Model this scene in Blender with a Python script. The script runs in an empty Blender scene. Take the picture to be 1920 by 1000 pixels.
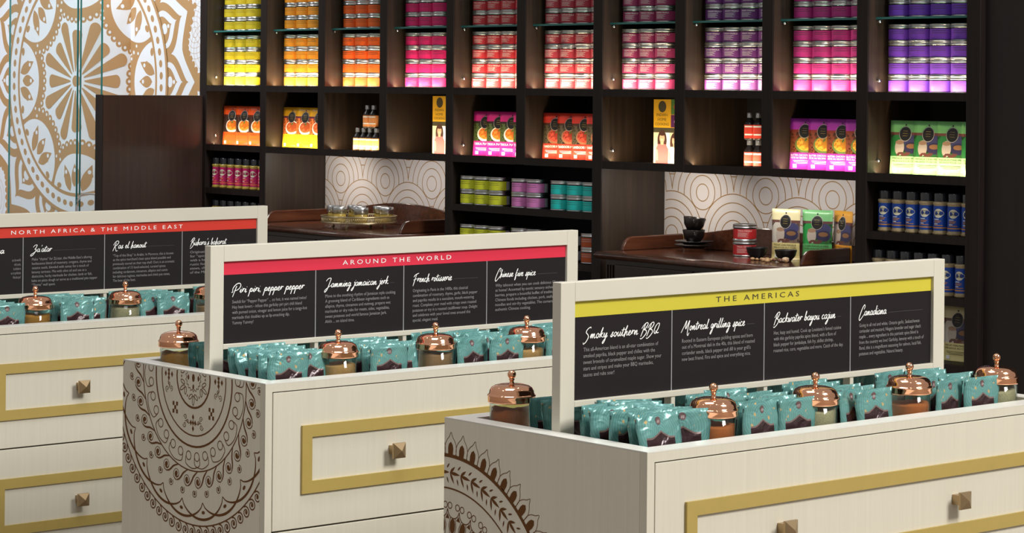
import bpy, bmesh, math, random
from math import sin, cos, pi, radians as RD
from mathutils import Vector, Matrix
random.seed(7)
SC = bpy.context.scene
C = SC.collection

# ------------------------------------------------------------------ camera
F_PX, PHI, ROLL, YH, EYE = 4518.77, RD(49.3131), 0.0088, 159.974, 1.6
Fv = Vector((-sin(PHI), cos(PHI), 0)); R0 = Vector((cos(PHI), sin(PHI), 0)); U0 = Vector((0, 0, 1))
Rv = R0*cos(ROLL) + U0*sin(ROLL); Uv = U0*cos(ROLL) - R0*sin(ROLL)
cam = bpy.data.cameras.new('camera'); camo = bpy.data.objects.new('camera', cam); C.objects.link(camo)
M = Matrix((Rv, Uv, -Fv)).transposed().to_4x4(); M.translation = Vector((0, 0, EYE)); camo.matrix_world = M
cam.sensor_fit = 'HORIZONTAL'; cam.sensor_width = 36.0
cam.lens = 36.0*F_PX/1920; cam.shift_y = -(500-YH)/1920; cam.clip_start = 0.05; cam.clip_end = 100
SC.camera = camo

# ------------------------------------------------------------------ light
vs = SC.view_settings
vs.view_transform = 'Standard'; vs.look = 'None'; vs.gamma = 1.0; vs.use_curve_mapping = False
vs.exposure = 0.0
W = bpy.data.worlds.new('world'); SC.world = W; W.use_nodes = True
bg = W.node_tree.nodes['Background']; bg.inputs[1].default_value = 1.0
_N, _L = W.node_tree.nodes, W.node_tree.links
_tc = _N.new('ShaderNodeTexCoord'); _sp = _N.new('ShaderNodeSeparateXYZ'); _mr = _N.new('ShaderNodeMapRange'); _cr = _N.new('ShaderNodeValToRGB')
_L.new(_tc.outputs['Generated'], _sp.inputs[0]); _L.new(_sp.outputs[2], _mr.inputs[0]); _mr.inputs[1].default_value = -1; _mr.inputs[2].default_value = 1
_L.new(_mr.outputs[0], _cr.inputs[0]); _L.new(_cr.outputs[0], bg.inputs[0])
_e = _cr.color_ramp.elements; _e[0].position = .30; _e[0].color = (.13, .11, .085, 1); _e[1].position = .85; _e[1].color = (.36, .35, .34, 1)
_x = _cr.color_ramp.elements.new(.52); _x.color = (.305, .285, .26, 1)

def area(name, loc, target, sx, sy, power, col=(1, .95, .88), spread=180):
    l = bpy.data.lights.new(name, 'AREA'); l.shape = 'RECTANGLE'; l.size = sx; l.size_y = sy
    l.energy = power; l.color = col; l.spread = RD(spread)
    o = bpy.data.objects.new(name, l); C.objects.link(o); o.location = loc
    o.rotation_euler = (Vector(target)-Vector(loc)).to_track_quat('-Z', 'Y').to_euler()
    return o
area('key_softbox', (2.2, 5.4, 6.2), (-4.9, 3.7, .7), 2.2, 2.2, 740, (1, .985, .94))
area('ceiling_panel', (-3.9, 2.9, 4.2), (-4.7, 3.8, .8), 1.5, 1.5, 24, (.90, .95, 1), 110)
area('mural_wash', (-11.2, 4.6, 3.6), (-12.4, 7.2, 1.5), 1.8, .5, 62, (.93, .96, 1), 120)
area('mural_wash', (-9.6, 6.2, 3.9), (-12.0, 7.3, 1.5), .5, .5, 14, (1, .93, .8), 100)
for i in range(4):
    for j in range(3):
        lx, ly = -8.2+i*1.9+.3*(j % 2), 1.6+j*1.5
        area('added_ceiling_spot', (lx, ly, 3.5), (lx+.1, ly+.1, .9), .10, .10, 1.3, (1, .92, .80), 80)  # unseen spots, added to give the copper lids highlights

# ------------------------------------------------------------------ materials
def nt(name):
    m = bpy.data.materials.new(name); m.use_nodes = True
    return m, m.node_tree.nodes, m.node_tree.links, m.node_tree.nodes['Principled BSDF']
def mat(name, col, rough=.5, metal=0, spec=.5, coat=0, emit=0, bump=0, bscale=200, var=0, vscale=20):
    m, N, L, b = nt(name)
    b.inputs['Base Color'].default_value = (*col, 1); b.inputs['Roughness'].default_value = rough
    b.inputs['Metallic'].default_value = metal; b.inputs['Specular IOR Level'].default_value = spec
    b.inputs['Coat Weight'].default_value = coat
    if emit: b.inputs['Emission Color'].default_value = (*col, 1); b.inputs['Emission Strength'].default_value = emit
    if var or bump:
        tc = N.new('ShaderNodeTexCoord')
    if var:
        no = N.new('ShaderNodeTexNoise'); no.inputs['Scale'].default_value = vscale; no.inputs['Detail'].default_value = 4
        L.new(tc.outputs['Object'], no.inputs['Vector'])
        mx = N.new('ShaderNodeMix'); mx.data_type = 'RGBA'
        mx.inputs[6].default_value = (*[c*(1-var) for c in col], 1); mx.inputs[7].default_value = (*[min(1, c*(1+var)) for c in col], 1)
        L.new(no.outputs['Fac'], mx.inputs[0]); L.new(mx.outputs[2], b.inputs['Base Color'])
    if bump:
        n2 = N.new('ShaderNodeTexNoise'); n2.inputs['Scale'].default_value = bscale; L.new(tc.outputs['Object'], n2.inputs['Vector'])
        bp = N.new('ShaderNodeBump'); bp.inputs['Strength'].default_value = bump; bp.inputs['Distance'].default_value = .002
        L.new(n2.outputs['Fac'], bp.inputs['Height']); L.new(bp.outputs['Normal'], b.inputs['Normal'])
    return m
def wood(name, c1, c2, rough=.4, sx=60, sz=2.0, coat=0, sy=None, spec=.5):
    m, N, L, b = nt(name)
    tc = N.new('ShaderNodeTexCoord'); mp = N.new('ShaderNodeMapping')
    mp.inputs['Scale'].default_value = (sx, sx if sy is None else sy, sz)
    no = N.new('ShaderNodeTexNoise'); no.inputs['Scale'].default_value = 1; no.inputs['Detail'].default_value = 5; no.inputs['Roughness'].default_value = .65
    L.new(tc.outputs['Object'], mp.inputs[0]); L.new(mp.outputs[0], no.inputs['Vector'])
    cr = N.new('ShaderNodeValToRGB'); cr.color_ramp.elements[0].position = .3; cr.color_ramp.elements[1].position = .72
    cr.color_ramp.elements[0].color = (*c1, 1); cr.color_ramp.elements[1].color = (*c2, 1)
    L.new(no.outputs['Fac'], cr.inputs[0]); L.new(cr.outputs[0], b.inputs['Base Color'])
    b.inputs['Roughness'].default_value = rough; b.inputs['Coat Weight'].default_value = coat; b.inputs['Coat Roughness'].default_value = .12
    b.inputs['Specular IOR Level'].default_value = spec
    return m
def glass(name, tint=(.95, 1, .98), refl=.08, ior=1.45, base=0.0):
    m = bpy.data.materials.new(name); m.use_nodes = True; N = m.node_tree.nodes; L = m.node_tree.links; N.clear()
    out = N.new('ShaderNodeOutputMaterial'); t = N.new('ShaderNodeBsdfTransparent'); t.inputs[0].default_value = (*tint, 1)
    g = N.new('ShaderNodeBsdfGlossy'); g.inputs['Roughness'].default_value = .04
    lw = N.new('ShaderNodeLayerWeight'); lw.inputs[0].default_value = .5
    pw = N.new('ShaderNodeMath'); pw.operation = 'POWER'; pw.inputs[1].default_value = 5; L.new(lw.outputs['Facing'], pw.inputs[0])
    ad = N.new('ShaderNodeMath'); ad.operation = 'MULTIPLY_ADD'; ad.inputs[1].default_value = .75; ad.inputs[2].default_value = .035+base; ad.use_clamp = True; L.new(pw.outputs[0], ad.inputs[0])
    mx = N.new('ShaderNodeMixShader'); L.new(ad.outputs[0], mx.inputs[0]); L.new(t.outputs[0], mx.inputs[1]); L.new(g.outputs[0], mx.inputs[2])
    L.new(mx.outputs[0], out.inputs[0]); return m

CREAM = wood('cream_painted_wood', (.60, .562, .462), (.64, .60, .495), .42, 110, 3)
CREAM_END = wood('cream_end_laminate', (.69, .64, .535), (.74, .69, .58), .38, 90, 2.5)
WHITE_TOP = mat('pale_tray_paint', (.70, .68, .62), .3)
SIGNF = mat('sign_frame_paint', (.62, .585, .49), .4, var=.03, vscale=8)
GOLD = mat('gold_paint', (.45, .33, .095), .42, .15, var=.05, vscale=30)
BROWN = mat('brown_print', (.135, .052, .012), .6, spec=.2)
KNOB = mat('antique_bronze', (.42, .30, .17), .32, .9)
GAP = mat('shadow_gap', (.05, .035, .015), .8)
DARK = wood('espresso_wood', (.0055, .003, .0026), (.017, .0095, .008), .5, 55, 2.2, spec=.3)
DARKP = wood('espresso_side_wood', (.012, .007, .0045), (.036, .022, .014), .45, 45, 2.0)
BLACKW = mat('black_back_panel', (.004, .003, .004), .6)
MAHOG = wood('mahogany', (.045, .014, .007), (.105, .035, .016), .25, 40, 40, coat=.5, sy=3)
MAHOGD = wood('dark_mahogany', (.010, .004, .003), (.020, .008, .006), .3, 40, 40, coat=.3, sy=3)
WPAPER = mat('white_wallpaper', (.72, .68, .67), .6)
WGOLD = mat('wallpaper_gold', (.36, .20, .055), .4, .2)
MURW = mat('white_mural_panel', (.74, .77, .84), .25)
MURG = mat('bronze_mural_print', (.47, .275, .125), .4, .1)
GREYL = mat('grey_hairline', (.30, .30, .31), .6)
FAINT = mat('faint_hairline', (.07, .068, .068), .6)
FLOOR = mat('floor_tile', (.25, .21, .17), .3, var=.1, vscale=3)
COPPER = mat('polished_copper', (.98, .50, .30), .09, 1)
JGLASS = glass('jar_glass')
SHGLASS = glass('shelf_glass', (.55, .8, .75), base=.02)
TEALEDGE = mat('teal_glass_edge', (.03, .16, .15), .2)
PANE = glass('door_glass', (.96, .985, .98), base=.01)
STEEL = mat('brushed_tin', (.60, .61, .62), .30, 1)
CHROME = mat('chrome', (.85, .85, .87), .1, 1)
BRASS = mat('pale_brass', (.62, .52, .33), .3, 1)
CERAM = mat('black_stoneware', (.012, .009, .009), .28)
CERAM2 = mat('black_bowl', (.006, .007, .008), .4)
CAPB = mat('smoky_cap', (.02, .022, .028), .12, coat=.6)
WHITE = mat('white_ink', (.9, .9, .88), .6)
GREYT = mat('grey_ink', (.26, .25, .25), .7)
DINK = mat('dark_ink', (.06, .05, .02), .6)
BLK = mat('black_badge', (.012, .011, .010), .35)
BOARD = mat('charcoal_board', (.0125, .0095, .0105), .55, spec=.25, var=.05, vscale=4)
INFO = mat('info_label', (.55, .56, .62), .6, var=.3, vscale=400)
TGOLD = mat('gold_ink', (.55, .4, .1), .4)
BRIDGE = mat('brown_badge', (.11, .06, .06), .5)

# ------------------------------------------------------------------ mesh builder
WL = {}
class MB:
    def __init__(s): s.v = []; s.f = []; s.m = []; s.s = []
    def add(s, V, Fc, mt=0, sm=False, T=None):
        b = len(s.v)
        s.v += [tuple(T @ Vector(p)) if T is not None else tuple(p) for p in V]
        for i, q in enumerate(Fc):
            s.f.append([b+k for k in q]); s.m.append(mt if isinstance(mt, int) else mt[i]); s.s.append(sm)
        return s
    def box(s, x0, x1, y0, y1, z0, z1, mt=0, T=None):
        V = [(x, y, z) for z in (z0, z1) for y in (y0, y1) for x in (x0, x1)]
        return s.add(V, [(0, 2, 3, 1), (4, 5, 7, 6), (0, 1, 5, 4), (2, 6, 7, 3), (0, 4, 6, 2), (1, 3, 7, 5)], mt, False, T)
    def lathe(s, P, n=24, c=(0, 0, 0), mt=0, sm=True, a0=0, a1=2*pi, T=None):
        full = abs(a1-a0-2*pi) < 1e-6; k = n if full else n+1
        V = []; Fc = []
        for i in range(k):
            a = a0+(a1-a0)*i/n
            for r, z in P: V.append((c[0]+r*cos(a), c[1]+r*sin(a), c[2]+z))
        q = len(P)
        for i in range(n):
            j = (i+1) % k
            for t in range(q-1):
                if P[t][0] < 1e-7 and P[t+1][0] < 1e-7: continue
                if P[t][0] < 1e-7: Fc.append((i*q+t, j*q+t+1, i*q+t+1))
                elif P[t+1][0] < 1e-7: Fc.append((i*q+t, j*q+t, i*q+t+1))
                else: Fc.append((i*q+t, j*q+t, j*q+t+1, i*q+t+1))
        return s.add(V, Fc, mt, sm, T)
    def tube(s, P, r, n=8, mt=0, closed=False, T=None):
        V = []; Fc = []; K = len(P)
        P = [Vector(p) for p in P]
        for i in range(K):
            d = (P[(i+1) % K]-P[i-1]) if closed else (P[min(i+1, K-1)]-P[max(i-1, 0)])
            d.normalize(); u = d.orthogonal() if abs(d.z) > .99 else d.cross(Vector((0, 0, 1))); u.normalize(); w = d.cross(u)
            rr = r[i] if isinstance(r, (list, tuple)) else r
            for k in range(n): V.append(tuple(P[i]+u*rr*cos(2*pi*k/n)+w*rr*sin(2*pi*k/n)))
        for i in range(K if closed else K-1):
            j = (i+1) % K
            for k in range(n): Fc.append((i*n+k, i*n+(k+1) % n, j*n+(k+1) % n, j*n+k))
        if not closed: Fc += [tuple(range(n))[::-1], tuple((K-1)*n+k for k in range(n))]
        return s.add(V, Fc, mt, True, T)
    def prism(s, poly, y0, y1, mt=0, T=None, axis='Y'):
        n = len(poly)
        if axis == 'Y': V = [(x, y0, z) for x, z in poly]+[(x, y1, z) for x, z in poly]
        else: V = [(y0, x, z) for x, z in poly]+[(y1, x, z) for x, z in poly]
        Fc = [tuple(range(n)), tuple(range(2*n-1, n-1, -1))]+[(i, i+n, (i+1) % n+n, (i+1) % n) for i in range(n)]
        return s.add(V, Fc, mt, False, T)
    def mesh(s, name, mats, off=(0, 0, 0)):
        me = bpy.data.meshes.new(name)
        me.from_pydata([(x-off[0], y-off[1], z-off[2]) for x, y, z in s.v], [], s.f)
        for m in (mats if isinstance(mats, (list, tuple)) else [mats]): me.materials.append(m)
        me.polygons.foreach_set('material_index', s.m); me.polygons.foreach_set('use_smooth', s.s)
        me.update(); return me
    def build(s, name, mats, parent=None, loc=None, bevel=0, local=False):
        """world-space verts; origin goes to loc (or the parent's)"""
        pw = Vector(WL[parent.name]) if parent is not None else Vector((0, 0, 0))
        w = pw if loc is None else Vector(loc)
        me = s.mesh(name, mats, (0, 0, 0) if local else w)
        bm = bmesh.new(); bm.from_mesh(me); bmesh.ops.recalc_face_normals(bm, faces=bm.faces) if bevel else None; bm.to_mesh(me); bm.free()
        o = bpy.data.objects.new(name, me); C.objects.link(o)
        if parent is not None: o.parent = parent
        o.location = w-pw; WL[o.name] = tuple(w)
        if bevel:
            b = o.modifiers.new('bevel', 'BEVEL'); b.width = bevel; b.segments = 2; b.limit_method = 'ANGLE'
        return o
def tag(o, label, cat, group=None, kind=None):
    o['label'] = label; o['category'] = cat
    if group: o['group'] = group
    if kind: o['kind'] = kind
    return o
def thing(name, label, cat, loc, group=None, rz=0):
    o = bpy.data.objects.new(name, None); C.objects.link(o); o.location = loc; o.rotation_euler = (0, 0, rz)
    o.empty_display_size = .02; WL[o.name] = tuple(loc)
    return tag(o, label, cat, group)
def struct(o): o['kind'] = 'structure'; return o
def dup(root, loc, rz=0, label=None, group=None, rx=0, ry=0, matmap=None):
    r = root.copy(); C.objects.link(r); r.location = loc; r.rotation_euler = (rx, ry, rz)
    if label: r['label'] = label
    if group: r['group'] = group
    for ch in list(root.children):
        c = ch.copy(); C.objects.link(c); c.parent = r
        for g in list(ch.children):
            d = g.copy(); C.objects.link(d); d.parent = c
    return r
class Protos:
    used = set()
def place(proto, loc, rz, label, group, rx=0, ry=0):
    """first use moves the prototype itself, later uses copy it"""
    if proto.name not in Protos.used:
        Protos.used.add(proto.name); proto.location = loc; proto.rotation_euler = (rx, ry, rz); proto['label'] = label; proto['group'] = group
        return proto
    return dup(proto, loc, rz, label, group, rx, ry)

# ------------------------------------------------------------------ flat artwork
class Flat:
    """2D artwork: polygons with a layer and a material, clipped, then mapped onto a surface"""
    def __init__(s): s.P = []
    def poly(s, pts, layer=1, mt=0):
        s.P.append(([tuple(p) for p in pts], layer, mt))
    def ribbon(s, pts, w, layer=1, mt=0, closed=False):
        n = len(pts); L_ = []; R_ = []
        for i in range(n):
            a = pts[i-1] if (closed or i > 0) else pts[i]; b = pts[(i+1) % n] if (closed or i < n-1) else pts[i]
            dx, dy = b[0]-a[0], b[1]-a[1]; d = math.hypot(dx, dy) or 1e-9
            ww = (w[i] if isinstance(w, (list, tuple)) else w)/2
            L_.append((pts[i][0]-dy/d*ww, pts[i][1]+dx/d*ww)); R_.append((pts[i][0]+dy/d*ww, pts[i][1]-dx/d*ww))
        for i in range(n if closed else n-1):
            j = (i+1) % n; s.poly([L_[i], R_[i], R_[j], L_[j]], layer, mt)
    def ring(s, cx, cy, r, w, layer=1, mt=0, n=None, ry=None):
        n = n or max(14, int(r*260)+12); ry = ry or r
        s.ribbon([(cx+r*cos(2*pi*i/n), cy+ry*sin(2*pi*i/n)) for i in range(n)], w, layer, mt, True)
    def disc(s, cx, cy, r, layer=1, mt=0, n=16, ry=None, rot=0, wedge=None):
        ry = ry or r; pts = []
        for i in range(n):
            a = 2*pi*i/n; x, y = r*cos(a), ry*sin(a); pts.append((cx+x*cos(rot)-y*sin(rot), cy+x*sin(rot)+y*cos(rot)))
        s.poly(pts, layer, mt)
    def emit(s, mb, mp, cuts=(), clips=(), step=.0002, m0=0):
        """clips: (axis, value, keep>0/<0); cuts: u values where the surface folds"""
        bm = bmesh.new(); lay = bm.faces.layers.float.new('lay')
        for pts, ly, mt in s.P:
            try: f = bm.faces.new([bm.verts.new((p[0], p[1], 0)) for p in pts])
            except ValueError: continue
            f[lay] = ly; f.material_index = mt
        for u in cuts: bmesh.ops.bisect_plane(bm, geom=bm.verts[:]+bm.edges[:]+bm.faces[:], plane_co=(u, 0, 0), plane_no=(1, 0, 0))
        for ax, val, sg in clips:
            no = (sg, 0, 0) if ax == 'u' else (0, sg, 0); co = (val, 0, 0) if ax == 'u' else (0, val, 0)
            bmesh.ops.bisect_plane(bm, geom=bm.verts[:]+bm.edges[:]+bm.faces[:], plane_co=co, plane_no=no, clear_inner=True)
        bm.faces.index_update()
        for f in bm.faces:
            cu = sum(v.co.x for v in f.verts)/len(f.verts)
            jit = (f.index % 31)*5e-6
            mb.add([mp(v.co.x, v.co.y, f[lay]*step+jit, cu) for v in f.verts], [tuple(range(len(f.verts)))], f.material_index+m0)
        bm.free()
def spiral(cx, cy, r, turns, a0, sg=1, n=None, rin=.12):
    n = n or int(turns*12)
    return [(cx+(r*(1-(1-rin)*i/n))*cos(a0+sg*2*pi*turns*i/n), cy+(r*(1-(1-rin)*i/n))*sin(a0+sg*2*pi*turns*i/n)) for i in range(n+1)]
def crom(P, k=5):
    if len(P) < 3: return P
    Q = [P[0]]+list(P)+[P[-1]]; out = []
    for i in range(1, len(Q)-2):
        for t in range(k):
            u = t/k; p0, p1, p2, p3 = Q[i-1:i+3]
            out.append(tuple(.5*((2*p1[j])+(-p0[j]+p2[j])*u+(2*p0[j]-5*p1[j]+4*p2[j]-p3[j])*u*u+(-p0[j]+3*p1[j]-3*p2[j]+p3[j])*u**3) for j in (0, 1)))
    out.append(tuple(P[-1])); return out

# ------------------------------------------------------------------ type
_tc = {}
def type2d(txt, space=1.0):
    """outline of a text at size 1 in the built-in face: (verts2d, faces, xmin, xmax, ymin, ymax)"""
    k = (txt, space)
    if k in _tc: return _tc[k]
    cu = bpy.data.curves.new('t', 'FONT'); cu.body = txt; cu.size = 1; cu.space_character = space; cu.resolution_u = 2
    ob = bpy.data.objects.new('t', cu); C.objects.link(ob)
    me = bpy.data.meshes.new_from_object(ob.evaluated_get(bpy.context.evaluated_depsgraph_get()))
    V = [(v.co.x, v.co.y) for v in me.vertices]; Fc = [tuple(p.vertices) for p in me.polygons]
    bpy.data.objects.remove(ob); bpy.data.curves.remove(cu); bpy.data.meshes.remove(me)
    xs = [v[0] for v in V]; ys = [v[1] for v in V]
    _tc[k] = (V, Fc, min(xs), max(xs), min(ys), max(ys)); return _tc[k]
def put_type(mb, txt, x0, y0, h, mp, width=None, space=1.0, align='L', mt=0):
    """h = size; width squeezes the line to fit; mp maps 2D to 3D"""
    V, Fc, a, b, c, d = type2d(txt, space); sx = h if width is None else width/(b-a)
    ox = x0 if align == 'L' else (x0-(b-a)*sx/2 if align == 'C' else x0-(b-a)*sx)
    mb.add([mp(ox+(x-a)*sx, y0+y*h) for x, y in V], Fc, mt)

# hand lettering: one-stroke alphabet, x-height 1
G = {
'a': (1.25, [[(.95, .8), (.6, 1), (.2, .7), (.15, .2), (.45, 0), (.8, .3), (1, .9), (.92, .2), (1.1, 0), (1.3, .2)]]),
'b': (1.1, [[(0, .1), (.45, 1.5), (.5, 2.2), (.3, 1.6), (.2, .3), (.35, 0), (.75, .2), (.85, .7), (.6, .85), (.5, .6), (1.15, .5)]]),
'c': (.95, [[(.75, .8), (.5, 1), (.15, .6), (.2, .1), (.5, 0), (1, .25)]]),
'd': (1.25, [[(.9, .8), (.5, 1), (.15, .5), (.25, .05), (.6, .1), (.95, .8), (1.25, 2.2), (1, .6), (1.05, .05), (1.3, .2)]]),
'e': (.9, [[(0, .2), (.4, .45), (.65, .8), (.45, 1), (.15, .6), (.2, .1), (.5, 0), (.95, .25)]]),
'f': (.95, [[(0, .3), (.6, 1.6), (.75, 2.2), (.5, 1.6), (.1, -.6), (.05, -1.1), (.25, -.8), (.45, .1), (1, .3)], [(.1, .9), (.8, 1)]]),
'g': (1.2, [[(.9, .8), (.5, 1), (.15, .6), (.25, .1), (.6, .15), (.95, .9), (.7, -.6), (.3, -1.3), (.1, -1.1), (.5, -.4), (1.25, .25)]]),
'h': (1.15, [[(0, .1), (.5, 1.5), (.6, 2.2), (.35, 1.4), (.1, -.35), (.4, .6), (.75, .9), (.75, .2), (.9, 0), (1.2, .25)]]),
'i': (.65, [[(0, .2), (.35, .9), (.25, .2), (.4, 0), (.7, .25)], [(.5, 1.35), (.56, 1.45)]]),
'j': (.7, [[(.2, .8), (.5, 1), (.3, -.4), (-.2, -1.3), (-.45, -1.1), (0, -.5), (.75, .3)], [(.62, 1.4), (.68, 1.5)]]),
'k': (1.1, [[(0, .1), (.5, 1.5), (.6, 2.2), (.3, 1.3), (.12, 0), (.3, .6), (.8, 1), (.4, .55), (.8, .05), (1.15, .2)]]),
'l': (.75, [[(0, .2), (.5, 1.5), (.6, 2.2), (.35, 1.3), (.25, .2), (.4, 0), (.8, .25)]]),
'm': (1.6, [[(0, .2), (.25, .95), (.15, 0), (.5, .85), (.65, .8), (.6, 0), (.95, .85), (1.1, .8), (1.1, .1), (1.3, 0), (1.65, .25)]]),
'n': (1.15, [[(0, .2), (.25, .95), (.15, 0), (.55, .85), (.75, .8), (.7, .1), (.85, 0), (1.2, .25)]]),
'o': (1.05, [[(.5, 1), (.15, .6), (.25, .05), (.6, .05), (.8, .6), (.5, 1), (.7, .75), (1.1, .7)]]),
'p': (1.1, [[(0, .3), (.35, 1), (.2, .1), (-.05, -1.2), (.25, .5), (.6, .95), (.85, .6), (.6, .1), (.35, .2), (.7, .1), (1.15, .25)]]),
'r': (.85, [[(0, .3), (.3, 1.1), (.2, .2), (.4, .8), (.75, 1), (.9, .8)]]),
's': (.9, [[(0, .1), (.4, .6), (.7, 1), (.45, .8), (.65, .3), (.4, -.05), (.1, .05), (.5, .1), (.95, .25)]]),
't': (.8, [[(0, .2), (.4, 1.2), (.5, 1.8), (.3, .8), (.28, .15), (.45, 0), (.85, .25)], [(-.1, 1.25), (1.0, 1.4)]]),
'u': (1.15, [[(0, .3), (.2, .95), (.15, .2), (.4, 0), (.75, .5), (.85, .95), (.78, .15), (.95, 0), (1.2, .25)]]),
'v': (1.0, [[(0, .5), (.2, .95), (.3, .1), (.5, .1), (.8, .95), (1.05, .8)]]),
'w': (1.4, [[(0, .5), (.2, .95), (.2, .1), (.45, .1), (.65, .8), (.65, .1), (.95, .2), (1.15, .95), (1.45, .8)]]),
'y': (1.1, [[(0, .4), (.2, .95), (.2, .2), (.45, .05), (.85, .95), (.6, -.6), (.2, -1.35), (.02, -1.1), (.5, -.4), (1.15, .3)]]),
'q': (1.1, [[(.9, .8), (.5, 1), (.15, .5), (.5, 0), (.9, .9), (.7, -1.2)]]),
'z': (1.0, [[(.1, .9), (.8, 1), (.1, 0), (1, .1)]]),
'P': (2.1, [[(.25, -1.1), (.75, 1.2), (.95, 1.8)], [(-.35, .2), (0, .2), (-.1, 1.2), (.6, 2.2), (1.5, 2.5), (2.1, 2.0), (1.8, 1.1), (1, .6), (.55, .55)]]),
'J': (1.9, [[(-.1, 1.7), (.6, 2.4), (1.5, 2.4), (1.3, 1.4), (.7, -.6), (.1, -1.3), (-.1, -1.0), (.4, -.4), (1.9, .5)]]),
'F': (1.6, [[(0, 1.4), (.5, 2.0), (1.8, 2.5)], [(.95, 2.0), (.5, .2), (.2, -1.1)], [(.1, .6), (1.5, .95)]]),
'C': (1.8, [[(1.45, 1.5), (1.75, 2.2), (1.45, 2.6), (.85, 1.9), (.2, .3), (.0, -.7), (.3, -1.15), (.9, -.7), (1.8, .3)]]),
'S': (1.7, [[(1.5, 2.2), (1.4, 2.5), (.7, 2.1), (.4, 1.4), (1.0, .8), (1.2, .2), (.8, -.7), (.2, -1.2), (.1, -.8)]]),
'B': (1.7, [[(.9, 2.2), (.5, .8), (.1, -.6)], [(.0, 1.2), (.6, 2.1), (1.3, 2.5), (1.6, 2.1), (1.1, 1.2), (.7, 1.0), (1.4, .7), (1.5, .1), (.9, -.7), (.3, -1.1), (0, -.9)]]),
'Q': (1.6, [[(1.1, 2.2), (.5, 1.5), (.3, .4), (.7, -.1), (1.3, .9), (1.5, 2), (1.1, 2.2)], [(.7, .5), (1.2, 0), (1.7, .1)]]),
'M': (2.4, [[(-.3, -.5), (.6, 1.2), (1.1, 2.2), (1.0, .9), (1.2, .4), (2.1, 2.2), (1.9, .6), (1.9, -.9), (2.2, -1.2), (2.5, -.6)]]),
'Z': (1.8, [[(.1, 1.5), (.7, 2.2), (1.5, 2.2), (1.1, 1.1), (.8, .9), (1.4, .8), (1.2, .1), (.5, -1.0), (-.2, -1.3), (-.3, -.9), (.6, -.3), (1.8, .4)]]),
'R': (2.0, [[(.9, 2.0), (.5, .6), (0, -.9)], [(-.1, 1.1), (.5, 2.1), (1.4, 2.5), (1.9, 2.0), (1.3, 1.1), (.7, .8), (1.0, .0), (1.4, -.9), (2.0, -.7)]]),
'A': (1.8, [[(0, -.8), (.9, 1.4), (1.3, 2.3), (1.25, .8), (1.4, 0), (1.8, .2)], [(.3, .6), (1.5, .7)]]),
',': (.5, [[(.3, .1), (.2, -.3)]]), "'": (.5, [[(.5, 2.2), (.35, 1.7)]]), '.': (.5, [[(.2, 0), (.26, .05)]])}
def script(fl, txt, x0, y0, width, xh, stroke, layer=1, mt=0):
    adv = 0; items = []
    for ch in txt:
        if ch == ' ': adv += .85; continue
        w, st = G[ch]
        for s_ in st: items.append([(adv+x+.22*y, y) for x, y in s_])
        adv += w*(.97 if ch.islower() else 1)
    sx = width/adv
    for s_ in items:
        pts = [(x0+x*sx, y0+y*xh) for x, y in s_]
        cp = crom(pts, 5) if len(pts) > 2 else pts; n = len(cp)
        fl.ribbon(cp, [stroke*(.75+.45*sin(pi*i/max(1, n-1))) for i in range(n)], layer, mt)

# ================================================================== SETTING
D = 6.9           # front plane of the shelving
BK = 7.275        # its back
struct(MB().box(-16, 3, -2, 9, -.05, 0).build('floor', FLOOR, loc=(0, 0, 0)))
# wallpapered back wall
fl = Flat()
def seigaiha(fl, X0, X1, Z0, Z1, zc, xc=-9.7804):
    P, RR, st = .3662, .1831, .1825
    cs = []
    for k in range(-2, 6):
        z = zc-st*k
        for n in range(-5, 14):
            x = xc+P*n+(P/2 if k % 2 else 0)
            if X0-.25 < x < X1+.25: cs.append((k, x, z))
    def owner(x, z):
        best = None
        for k, cx, cz in cs:
            if math.hypot(x-cx, z-cz) < RR+1e-4 and (best is None or k > best[0]): best = (k, cx, cz)
        return best
    for k, cx, cz in cs:
        for r in (.0366, .0732, .1098, .1465, RR):
            n = int(20+r*260); run = []
            for i in range(n+1):
                a = 2*pi*i/n; x, z = cx+r*cos(a), cz+r*sin(a)
                inside = X0 < x < X1 and Z0 < z < Z1
                ok = inside and (owner(cx+(r-.002)*cos(a), cz+(r-.002)*sin(a)) == (k, cx, cz))
                if ok: run.append((x, z))
                if (not ok or i == n) and run:
                    if len(run) > 1: fl.ribbon(run, .0040)
                    run = []
seigaiha(fl, -9.92, -8.43, .9, 1.26, 1.122)
seigaiha(fl, -8.43, -7.5, .55, 1.26, 1.135)
seigaiha(fl, -7.45, -6.03, .9, 1.26, 1.152)
mb = MB(); mb.box(-10.5, -5.45, BK, BK+.08, 0, 3.2)
fl.emit(mb, lambda u, v, d, cu: (u, BK-d, v), m0=1)
struct(mb.build('wall_back', [WPAPER, WGOLD]))
struct(MB().box(-5.455, -2.6, D+.03, D+.12, 0, 3.2).build('wall_right', wood('black_brown_panel', (.004, .002, .002), (.009, .005, .004), .5, 30, 2)))

# mural wall: three faces folded round a corner
MX, MYA, MYC = -12.0, 7.058, 7.41; S = MYC-MYA; MC = (-.012, 1.602)
def mural_map(u, v, d, cu):
    if cu < 0: return (MX+u, MYA-d, v)
    if cu < S: return (MX+d, MYA+u, v)
    return (MX+(u-S), MYC-d, v)
fl = Flat()
def pol(r, a, c=MC): return (c[0]+r*cos(a), c[1]+r*sin(a))
N16 = 2*pi/16
def arcpts(r, a0, a1, n=20, c=MC): return [pol(r, a0+(a1-a0)*i/n, c) for i in range(n+1)]
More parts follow.
